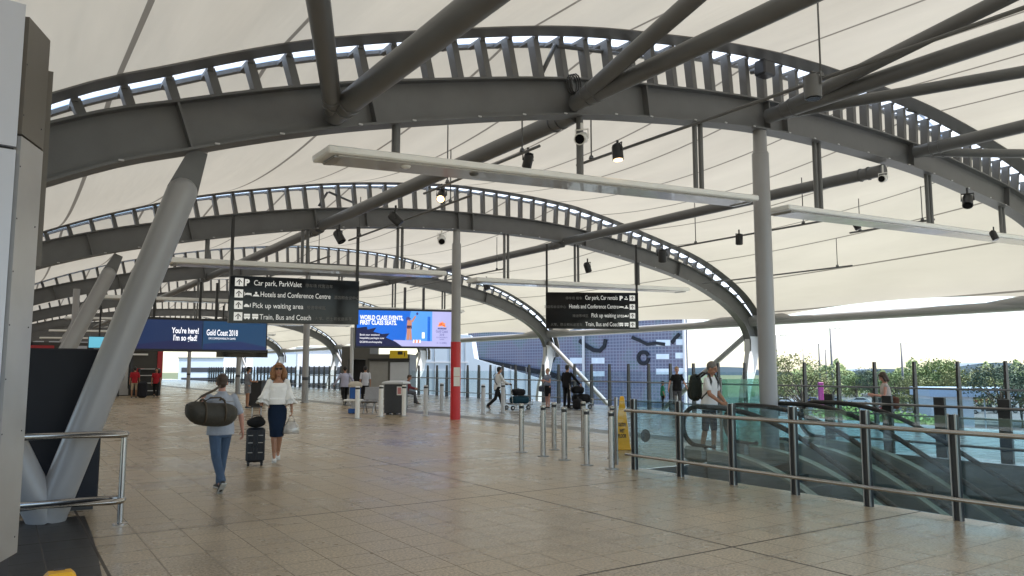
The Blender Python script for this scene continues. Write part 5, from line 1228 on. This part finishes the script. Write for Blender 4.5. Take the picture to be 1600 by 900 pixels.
    # ---- hair
    b = MB(); hm, hs = hair
    b.ell(hd(0, -.022, .04), (.086, .097, .096), 16, 12, hz); 
    if hs == 'short': b.ell(hd(0, -.055, -.01), (.074, .06, .075), 12, 10, hz); b.ell(hd(0, .035, .098), (.06, .05, .03), 10, 8, hz)
    if hs == 'crop': b.ell(hd(0, -.05, .0), (.07, .055, .06), 12, 10, hz)
    if hs == 'long':
        for s in (-1, 1):
            b.cap(hd(s * .07, -.01, .05), hd(s * .112, -.005, -.07), .042, .048); b.cap(hd(s * .112, -.005, -.07), hd(s * .118, .01, -.135), .046, .030); b.cap(hd(s * .07, -.06, .0), hd(s * .09, -.05, -.15), .055, .045)
        b.cap(hd(-.05, .062, .092), hd(.05, .062, .092), .026, .026)
    if hs == 'bob' or hs == 'long':
        for s in (-1, 1):
            b.cap(hd(s * .072, -.005, .05), hd(s * .088, .01, -.10 if hs == 'bob' else -.13), .034, .034); b.cap(hd(s * .06, -.05, .03), hd(s * .07, -.045, -.12 if hs == 'bob' else -.17), .045, .036)
        b.cap(hd(0, -.06, .03), hd(0, -.06, -.12), .06, .05); b.cap(hd(-.045, .07, .085), hd(.045, .07, .085), .022, .022); b.cap(hd(-.05, .06, .07), hd(-.065, .05, .03), .018, .012); b.cap(hd(.05, .06, .07), hd(.065, .05, .03), .018, .012)
    if hs == 'bun': b.ell(hd(0, -.115, .03), (.04, .04, .04), 10, 8); b.ell(hd(0, -.05, .0), (.075, .06, .07), 12, 10, hz)
    # cut the hair off the face
    fin(b, 'hair', hm, .011 if vox < .012 else .013, t, 1)
    # ---- top
    if top:
        b = MB(); L = loose
        zb = .84 if kind != 'skirt' else .985
        prof = [(zb, .176 + L, .136 + L * .6), (zb + .1, .174 + L, .132 + L * .6), (1.1, .158 + L * .8, .114 + L * .5), (1.22, .174 + L * .3, .128), (1.32, .178, .120), (1.38, .160, .10), (1.425, .115, .082), (1.455, .070, .066)] if not scoop else [(zb, .176 + L, .136 + L * .6), (zb + .1, .174 + L, .132 + L * .6), (1.1, .158 + L * .8, .114 + L * .5), (1.22, .174 + L * .3, .128), (1.31, .178, .120), (1.355, .160, .10), (1.375, .125, .085), (1.378, .08, .06)]
        f = .92 if female else 1
        b.loft([(up(0, 0, z), x * f, y) for z, x, y in prof], 22)
        if female:
            for s in (-1, 1): b.ell(up(s * .065, .085, 1.235), (.054, .036, .06), 10, 8)
        if collar: b.loft([(up(0, -.012, 1.44), .072, .07), (up(0, -.012, 1.485), .066, .066)], 14)
        for i in (0, 1):
            b.ell(shd[i], (.055, .056, .054), 12, 8)
            if sleeve > 0:
                s1 = min(1, sleeve / .5); e1 = shd[i].lerp(elb[i], s1)
                b.cap(shd[i], e1, .056 * f, (.050 + L * .35) * f)
                if sleeve > .5:
                    w1 = elb[i].lerp(wr[i], (sleeve - .5) / .5); b.cap(elb[i], w1, .046 + L * .2, .038 + L * .3)
        fin(b, 'top', top, vox, t, 3)
    # ---- bottom
    if bottom:
        b = MB()
        if kind in ('trousers', 'shorts'):
            b.loft([(sh(V((0, 0, .80))), .14, .115), (sh(V((0, 0, .88))), .168, .126), (sh(V((0, 0, .96))), .166, .122), (sh(V((0, 0, 1.02))), .155, .112)], 20)
            for i in (0, 1):
                b.cap(hip[i], knee[i], .095, .068)
                if kind == 'trousers':
                    b.cap(knee[i], knee[i].lerp(ank[i], .5), .068, .062); b.cap(knee[i].lerp(ank[i], .5), ank[i] + V((0, -.004, .02)), .062, .058)
                else: pass
            b.ell(sh(V((0, -.035, .885))), (.135, .085, .09), 14, 10)
        else:
            m1 = (knee[0] + knee[1]) / 2; zz = hip[0].z + dz
            b.loft([(sh(V((0, 0, 1.03))), .135, .105), (sh(V((0, 0, .96))), .155, .115), (sh(V((0, -.005, .87))), .172, .128), (sh(V((0, .0, .75))).lerp(m1, .12), .165, .128), (sh(V((0, 0, .62))).lerp(V((m1.x, m1.y, .62 - dz)), .7), .142, .135), (V((m1.x, m1.y, skirt_z - dz)), .122, .14)], 22)
        fin(b, 'skirt' if kind == 'skirt' else kind, bottom, vox, t, 3)
    # ---- shoes
    for i in (0, 1):
        a = ank[i]; back = a.z > .12 + heels
        pt = R(38) if (back and a.y < -.05) else (R(-14) if (back and a.y > .05) else (R(14) if heels else 0))
        if seated: pt = 0
        Mf = Matrix.Rotation(-pt, 3, 'X')
        b = MB()
        def ft(x, y, z): return a + Mf @ V((x, y, z))
        b.cap(ft(0, -.02, -.03), ft(0, -.025, -.052), .040, .038); b.cap(ft(0, .02, -.035), ft(0, .10, -.058), .042, .040); b.ell(ft(0, .135, -.062), (.044, .06, .026), 12, 8, Mf)
        if heels: b.cap(ft(0, -.04, -.05), ft(0, -.035, -.06 - heels), .018, .010)
        so_ = fin(b, 'shoe', shoes, .009, t, 1)
        b = MB(); b.bbox(ft(0, .05, -.079), (.082, .27, .018), .008, M=Mf); b.v = [v * S_ for v in b.v]; b.build('sole', sole_w if shoes is not shoe_w else shoes, so_, local=True)
    t['wr'] = [list(w * S_) for w in wr]
    del t['wr']
    return t, [w * S_ for w in wr], [s * S_ for s in shd], S_
def facing(p, q): d = Vector(q) - Vector(p); return math.atan2(-d.x, d.y)
def w2(t, v): return t.location + Matrix.Rotation(t.rotation_euler.z, 3, 'Z') @ Vector(v)
def at_px(u, v): return atz(u, v)
walkA = ((.42, .12), (-.30, .55)); walkB = ((-.30, .55), (.42, .12)); stand = ((.03, .03, .05), (-.02, .02, .05))
denim = mat('blue_denim', (.055, .095, .165), .85, var=.38, scale=7, bump=.3, bscale=60)
# man with duffel, walking away
p = at_px(341, 766)
man, wr, shd, S_ = person('man in grey blue shirt and jeans walking away with a dark duffel bag', p, R(4), 1.56, ((-.30, .42), (.30, .06)), [((-.10, .08, -.25), (.06, .16, .17)), ((.10, -.05, -.26), (.05, .06, -.24))], skin_pink, (H_brown, 'short'), fabric('grey_blue_shirt', (.36, .39, .45), .12, 22), .42, denim, 'trousers', shoe_b, .0095, loose=.025, collar=True, headturn=R(-18))
dl = mat('duffel_fabric', (.040, .036, .028), .7, var=.3, scale=10, bump=.4, bscale=25); dst = mat('duffel_strap', (.06, .042, .025), .6)
c = w2(man, (-.21, -.28, 1.03)); t = thing('duffel_bag', 'large dark olive duffel bag slung behind the walking man', 'bag', c, rz=man.rotation_euler.z + R(4))
rg_ = []
for i in range(13):
    x = -.31 + .62 * i / 12; f = 1 - abs((i - 6) / 6) ** 5 * .45; sag = .03 * (1 - ((i - 6) / 6) ** 2) - .06 * (6 - i) / 12
    rg_.append((Vector((x, 0, .02 - sag)), .15 * f, .15 * f))
b = MB(); vs = []
for cc, ry, rz_ in rg_:
    for k in range(20):
        a_ = 2 * math.pi * k / 20; vs.append(cc + Vector((0, math.cos(a_) * ry, math.sin(a_) * rz_ * (1.08 if math.sin(a_) < 0 else .95))))
fs = [(i * 20 + k, i * 20 + (k + 1) % 20, (i + 1) * 20 + (k + 1) % 20, (i + 1) * 20 + k) for i in range(12) for k in range(20)] + [tuple(range(20)), tuple(range(240, 260))]
b.add(vs, fs).build('body', dl, t, local=True, smooth=True, auto=60)
MB().path([(-.26, -.02, .12), (-.15, -.05, .22), (.03, .02, .29), (.16, .16, .34), (.20, .28, .32)], .016, 8).build('shoulder_strap', dst, t, local=True, smooth=True)
for x in (-.12, .13): MB().path([(x, -.158 * math.cos(R(a_)), .01 - .17 * math.sin(R(a_)) * -1 - (0 if a_ > 0 else .0)) for a_ in range(-60, 121, 20)], .014, 6).build('handle_strap', dst, t, local=True, smooth=True)
MB().path([(-.13, -.10, .155), (-.06, -.12, .2), (.06, -.12, .2), (.13, -.10, .155)], .013, 6).build('carry_handle', dst, t, local=True, smooth=True)
MB().path([(-.28, -.03, .135), (0, -.02, .158), (.28, -.03, .14)], .006, 6).build('zip', M['steel_d'], t, local=True)
# woman with suitcase
p = at_px(431, 721)
blouse = fabric('white_blouse', (.88, .87, .85), .03, 12); nsk = fabric('navy_skirt', (.009, .020, .045), .2, 14)
wom, wr, shd, S_ = person('woman with auburn hair and sunglasses in a white blouse and navy skirt walking forward', p, facing(p, (.3, 0, 0)), 1.665, ((-.05, .30, -.03), (.16, .05, -.03)), [((-.075, -.02, -.26), (-.02, .10, -.23)), ((.10, .02, -.25), (.04, .10, -.23))], skin_tan, (H_auburn, 'long'), blouse, .5, nsk, 'skirt', shoe_w, .0095, female=True, loose=.03, glasses=True, skirt_z=.40, heels=.05, scoop=True)
for i, s in enumerate((-1, 1)):        # flared ruffle cuffs
    e = (shd[i] + (wr[i] - shd[i]) * .55); b = MB(); d = (wr[i] - shd[i]).normalized(); n_ = 28; vs = []
    prof = ((-.12, .050), (-.04, .062), (.06, .098), (.065, .09), (.055, .066), (.13, .112), (.135, .10), (.03, .045))
    x, y, _ = frame_of(d)
    for q, (dz_, r_) in enumerate(prof):
        for k in range(n_):
            a_ = 2 * math.pi * k / n_; rr = r_ * (1 + (.13 * math.sin(a_ * 6 + q) if r_ > .09 else 0)); vs.append(e + d * (dz_ + (.012 * math.sin(a_ * 5 + q * 2) if r_ > .09 else 0)) + (x * math.cos(a_) + y * math.sin(a_)) * rr)
    m_ = len(prof); b.add(vs, [(q * n_ + k, q * n_ + (k + 1) % n_, (q + 1) * n_ + (k + 1) % n_, (q + 1) * n_ + k) for q in range(m_ - 1) for k in range(n_)]); b.build('ruffle_cuff', blouse, wom, local=True, smooth=True)
def suitcase(loc, rz, w_, d_, h_, m, label, handle=.35, ribs=True):
    t = thing('suitcase', label, 'suitcase', loc, rz=rz)
    MB().bbox((0, 0, .06 + h_ / 2), (w_, d_, h_), .035).build('shell', m, t, local=True)
    if ribs:
        for k in range(5): MB().bbox((-w_ * .36 + k * w_ * .18, -d_ / 2 - .002, .06 + h_ / 2), (w_ * .07, .016, h_ * .82), .006).build('rib', m, t, local=True)
        for zz in (.22, .38, .5):
            for s in (-1, 1): MB().bbox((s * w_ * .27, -d_ / 2 - .008, zz), (w_ * .26, .012, .012), .003).build('trim', M['steel_d'], t, local=True)
    for x in (-1, 1):
        for y in (-1, 1):
            wh = MB().tube((x * (w_ / 2 - .045) - .018, y * (d_ / 2 - .04), .03), (x * (w_ / 2 - .045) + .018, y * (d_ / 2 - .04), .03), .03, n=12).build('wheel', M['rubber'], t, local=True); MB().bbox((x * (w_ / 2 - .045), y * (d_ / 2 - .04), .058), (.05, .05, .03), .006).build('caster', M['black'], wh, local=True)
    if handle:
        for s in (-1, 1): MB().tube((s * .07, d_ * .3, .06 + h_), (s * .07, d_ * .3, .06 + h_ + handle), .009, n=8).build('handle_tube', M['steel_d'], t, local=True)
        MB().bbox((0, d_ * .3, .06 + h_ + handle), (.19, .03, .03), .01).build('grip', M['black'], t, local=True)
    return t
bk_shell = mat('black_shell', (.008, .010, .016), .3, var=.2, spec=.3)
p = at_px(398, 727); sc = suitcase(p, facing(p, (0, 0, 0)) + R(180), .30, .24, .56, bk_shell, 'glossy black hard shell suitcase on wheels beside the walking woman', .34)
t = thing('soft_bag', 'small black soft bag resting on top of the glossy suitcase', 'bag', sc.location + Vector((0, 0, .62)), rz=sc.rotation_euler.z)
b = MB(); b.ell((0, -.02, .085), (.155, .12, .085), 16, 10); b.ell((.03, .0, .13), (.10, .09, .06), 14, 8); o = b.build('body', fabric('black_fabric', (.010, .010, .011), .3), t, local=True); remesh(o, .012, 2)
MB().path([(-.08, -.05, .15), (-.05, -.06, .2), (.06, -.06, .21), (.1, -.05, .16)], .008, 6).build('handle', M['black'], t, local=True)
hw = w2(wom, wr[1] + Vector((.0, .02, -.10))); silv = mat('silver_leather', (.50, .47, .43), .3, metal=.3, var=.4, scale=18, bump=.5, bscale=20)
# person's +X hand is on the picture's left when she faces the camera; the bag hangs from the other one
hw = w2(wom, wr[0] + Vector((0, .02, -.09)))
t = thing('handbag', 'small silver white handbag hanging from the walking woman\'s hand', 'handbag', hw - Vector((0, 0, .34)), rz=wom.rotation_euler.z)
b = MB(); b.loft([((0, 0, 0), .125, .07), ((0, 0, .02), .14, .08), ((0, 0, .12), .125, .065), ((0, 0, .2), .075, .03), ((0, 0, .215), .06, .02)], 18); b.build('body', silv, t, local=True, smooth=True, auto=60)
for y in (-.02, .02): MB().path([(-.06, y, .2), (-.035, y, .28), (0, y * .4, .325), (.035, y, .28), (.06, y, .2)], .008, 6).build('handle', silv, t, local=True, smooth=True)
black_f = fabric('black_cloth', (.014, .014, .016), .25); wshirt = fabric('white_shirt', (.70, .70, .70), .06, 10); lil = fabric('lilac_shirt', (.42, .42, .55), .08, 10); pale_s = fabric('pale_shirt', (.55, .56, .62), .08, 10)
grey_t = fabric('grey_tshirt', (.20, .21, .24), .12); floral = fabric('floral_blouse', (.22, .25, .34), .75, 9); suit = fabric('dark_suit', (.012, .012, .014), .25); maroon = fabric('maroon_jacket', (.17, .035, .045), .2); green_s = fabric('green_shirt', (.04, .22, .13), .2)
greyp = fabric('grey_trousers', (.09, .09, .10), .2); patt = fabric('patterned_skirt', (.22, .22, .24), .7, 10); navys = fabric('navy_shorts', (.02, .03, .06), .2); redt = fabric('red_top', (.35, .02, .03), .15); beige = fabric('beige_shorts', (.45, .37, .27), .1); singlet = fabric('pale_singlet', (.45, .40, .38), .15)
def right(p): return facing(p, Vector(p) + _rt)
def left(p): return facing(p, Vector(p) - _rt)
def away(p): return facing(p, Vector(p) * 2)
def toward(p): return facing(p, (0, 0, 0))
p = at_px(777, 641); pushing = [((-.03, .14, -.24), (.02, .22, -.08)), ((.03, .14, -.24), (-.02, .22, -.08))]
m3, wr3, sh3, s3 = person('man in a white shirt with a black shoulder strap pushing a loaded luggage trolley', p, right(p) + R(28), 1.74, walkA, pushing, skin_tan, (H_black, 'short'), wshirt, 1.0, black_f, 'trousers', shoe_b, .013, lean=.12)
st = MB().path([Vector((-.10, .12, 1.36)) * s3, Vector((-.13, .0, 1.45)) * s3, Vector((-.06, -.13, 1.35)) * s3, Vector((.10, -.15, 1.1)) * s3, Vector((.17, -.09, .98)) * s3], .018, 6); st.build('shoulder_strap', M['black'], m3, local=True)
def trolley(loc, rz, label):
    t = thing('luggage_trolley', label, 'luggage trolley', loc, rz=rz)
    b = MB()
    for s in (-.28, .28): b.path([(s, -.45, .98), (s, -.42, .55), (s, -.40, .25), (s, .5, .2)], .018, 8)
    b.build('frame', M['steel'], t, local=True, smooth=True)
    MB().tube((-.3, -.45, .99), (.3, -.45, .99), .022, n=8).build('push_handle', M['rubber'], t, local=True)
    MB().bbox((0, .08, .21), (.56, .84, .03), .01).build('platform', M['steel_d'], t, local=True)
    MB().path([(-.25, .5, .2), (-.25, .52, .4), (.25, .52, .4), (.25, .5, .2)], .014, 6).build('front_guard', M['steel'], t, local=True)
    for x, y in ((-.26, -.38), (.26, -.38), (0, .45)):
        wh = MB().tube((x - .025, y, .085), (x + .025, y, .085), .085, n=16).build('wheel', M['rubber'], t, local=True); MB().tube((x - .03, y, .085), (x + .03, y, .085), .045, n=10).build('rim', M['pale'], wh, local=True)
    return t
def soft(loc, rz, size, m, label, name='travel_bag', handle=True):
    t = thing(name, label, 'bag', loc, rz=rz); sx, sy, sz = size
    b = MB(); b.bbox((0, 0, sz / 2), (sx * .96, sy * .96, sz * .96), min(size) * .25); b.ell((sx * .1, 0, sz * .6), (sx * .42, sy * .5, sz * .44), 14, 10); o = b.build('body', m, t, local=True); remesh(o, .018, 4)
    if handle: MB().path([(-sx * .2, 0, sz * .9), (-sx * .12, 0, sz * 1.1), (sx * .12, 0, sz * 1.1), (sx * .2, 0, sz * .9)], .011, 6).build('handle', M['black'], t, local=True)
    return t
tz = m3.rotation_euler.z
q = w2(m3, (0, .92, 0)); tr1 = trolley(q, tz, 'steel luggage trolley pushed by the man in the white shirt')
tealb = fabric('teal_bag_cloth', (.015, .05, .075), .25)
soft(w2(tr1, (0, .05, .23)), tz, (.5, .74, .3), tealb, 'dark teal travel bag lying on the trolley of the man in white'); soft(w2(tr1, (0, -.0, .55)), tz, (.44, .52, .26), black_f, 'black travel bag stacked on the dark teal one on a trolley')
p = at_px(856, 638); w4, wr4, sh4, s4 = person('fair haired woman in a floral top and black skirt standing by the balustrade', p, toward(p) + R(-48), 1.62, stand, [((-.06, .06, -.26), (.10, .19, .06)), ((.06, .06, -.26), (-.10, .19, .06))], skin_pink, (H_fair, 'bun'), floral, .2, black_f, 'skirt', shoe_b, .013, female=True, skirt_z=.52)
soft(w2(w4, (.2, .17, .66)), w4.rotation_euler.z, (.26, .14, .24), fabric('slate_bag', (.08, .09, .12), .2), 'grey shoulder bag held by the woman in the floral top', 'shoulder_bag')
p = at_px(886, 639); m5, *_r = person('man in a dark suit seen from behind next to a pile of black luggage', p, away(p) + R(-35), 1.76, ((.05, .05, .07), (-.06, .04, .07)), [((-.10, .06, -.26), (-.03, .15, -.20)), ((.16, .08, -.22), (.10, .14, -.18))], skin_tan, (H_black, 'short'), suit, 1.0, suit, 'trousers', shoe_b, .013, lean=.06, loose=.03)
q = w2(m5, (.30, .40, 0)); tr2 = trolley(q, m5.rotation_euler.z + R(-40), 'steel luggage trolley with white wheel rims beside the man in the dark suit')
soft(w2(tr2, (0, .1, .23)), tr2.rotation_euler.z, (.52, .74, .36), black_f, 'large black travel bag on the trolley by the man in the dark suit'); soft(w2(tr2, (0, -.05, .6)), tr2.rotation_euler.z, (.46, .5, .3), black_f, 'smaller black bag stacked on the large black travel bag')
soft(at_px(903, 640), .4, (.45, .35, .42), black_f, 'black bag standing on the floor right of the man in the dark suit')
p = at_px(1059, 646); person('woman in a black top and grey trousers facing forward before the car park building', p, toward(p) + R(10), 1.68, stand, [((-.12, -.02, -.25), (-.08, .08, -.22)), ((.12, -.02, -.25), (.06, .08, -.23))], skin_pink, (H_fair, 'crop'), black_f, .3, greyp, 'trousers', shoe_b, .013, female=True, loose=.02)
p = at_px(1110, 711); m7, wr7, sh7, s7 = person('grey haired man in a white shirt with a dark backpack stepping onto the escalator', p, right(p) + R(-40), 1.74, ((.10, .12), (-.10, .12)), [((-.06, .05, -.27), (.04, .17, -.19)), ((.06, .09, -.26), (-.04, .20, -.15))], skin_tan, (H_grey, 'crop'), wshirt, .3, navys, 'shorts', shoe_b, .011, lean=.10, head_pitch=.30, loose=.03)
c = w2(m7, (0, -.27 * s7, .98)); t = thing('backpack', 'dark green grey backpack on the back of the man at the escalator', 'backpack', c, rz=m7.rotation_euler.z)
bp_ = fabric('backpack_cloth', (.028, .034, .030), .3); b = MB(); b.bbox((0, 0, .24), (.31, .2, .46), .08); b.ell((0, -.06, .17), (.13, .1, .15), 14, 10); b.ell((0, 0, .44), (.14, .1, .08), 12, 8); o = b.build('body', bp_, t, local=True); remesh(o, .014, 3)
for s in (-1, 1): MB().path([(s * .10, .08, .08), (s * .16, .2, .06), (s * .17, .34, .2), (s * .15, .40, .38), (s * .12, .34, .52), (s * .10, .2, .55), (s * .09, .08, .47)], .02, 6).build('shoulder_strap', M['black'], t, local=True, smooth=True)
p = at_px(1389, 689); person('dark haired woman in a pale singlet looking down beyond the escalators', p, left(p) + R(-15), 1.53, stand, [((-.05, .05, -.27), (.06, .22, .03)), ((.05, .05, -.27), (-.06, .22, .03))], skin_pink, (H_brown, 'bob'), singlet, 0, greyp, 'shorts', shoe_w, .012, female=True, head_pitch=.45, lean=.08)
q = p + Vector((.12, -.1, .70)); soft(q, left(p), (.30, .14, .28), fabric('brown_bag', (.13, .05, .035), .2), 'brown bag at the hip of the woman looking down beyond the escalators', 'shoulder_bag')
p = at_px(538, 633); person('man in a lilac shirt and black trousers walking away left of the blue chair', p, away(p) + R(8), 1.76, walkB, [((-.14, .02, -.24), (-.10, .10, -.20)), ((.15, -.02, -.24), (.10, .06, -.22))], skin_tan, (H_black, 'crop'), lil, 1.0, black_f, 'trousers', shoe_b, .013, loose=.02)
p = at_px(570, 631); person('man in a pale shirt and black trousers standing behind the metal bench', p, away(p), 1.72, stand, None, skin_tan, (H_black, 'short'), pale_s, .4, black_f, 'trousers', shoe_b, .013)
# seated person in maroon with bench
p = at_px(636, 632); t = thing('metal_bench', 'low metal bench under the seated person in maroon behind the dark bin', 'bench', p, rz=right(p))
for x in (-.3, .3): MB().bbox((x, -.05, .44), (.54, .46, .03), .01).build('seat', perf, t, local=True); MB().tube((x, -.05, .42), (x, -.05, 0), .03, n=8).build('leg', M['steel_d'], t, local=True)
pp = w2(t, (-.3, -.12, 0)); person('person in a maroon jacket sitting on a low bench behind the dark bin', pp, t.rotation_euler.z, 1.7, ((1.45, 1.45), (1.35, 1.05)), [((-.05, .1, -.25), (.04, .22, -.05)), ((.05, .1, -.25), (-.04, .22, -.05))], skin_tan, (H_brown, 'short'), maroon, 1.0, greyp, 'trousers', shoe_b, .013, lean=.25, head_pitch=.2, seated=True, loose=.03)
p = at_px(386, 638); person('dark haired woman in a grey shirt and patterned skirt standing by the black counter', p, right(p) + R(40), 1.68, stand, [((-.05, .04, -.26), (.02, .2, -.02)), ((.05, .04, -.26), (-.02, .2, -.02))], skin_tan, (H_black, 'short'), grey_t, .3, patt, 'skirt', shoe_b, .013, female=True, skirt_z=.62)
q = at_px(400, 634); t = thing('counter', 'black standing counter next to the woman in the patterned skirt', 'counter', q, rz=-YAW)
MB().bbox((0, 0, .52), (.62, .6, 1.04), .02).build('body', M['black'], t, local=True); MB().bbox((0, 0, 1.06), (.68, .66, .04), .01).build('top', M['dark'], t, local=True)
p = at_px(1036, 640); person('child in a green shirt standing in front of the small yellow green tree', p, right(p), 1.12, stand, None, skin_tan, (H_black, 'short'), green_s, .4, black_f, 'trousers', shoe_b, .013, loose=.04)
p = at_px(209, 622); person('person in a red top and beige shorts far away at left', p, away(p), 1.7, stand, None, skin_tan, (H_black, 'short'), redt, .4, beige, 'shorts', shoe_b, .013)
p = at_px(222, 622); soft(p, 0, (.5, .4, .9), fabric('dark_luggage', (.02, .02, .026), .2), 'dark upright luggage piece beside the far person in red and beige', 'luggage')
p = at_px(243, 621); person('person in red top and black trousers far away, right of the beige shorts', p, toward(p), 1.7, walkA, None, skin_tan, (H_black, 'short'), redt, .3, black_f, 'trousers', shoe_b, .013)
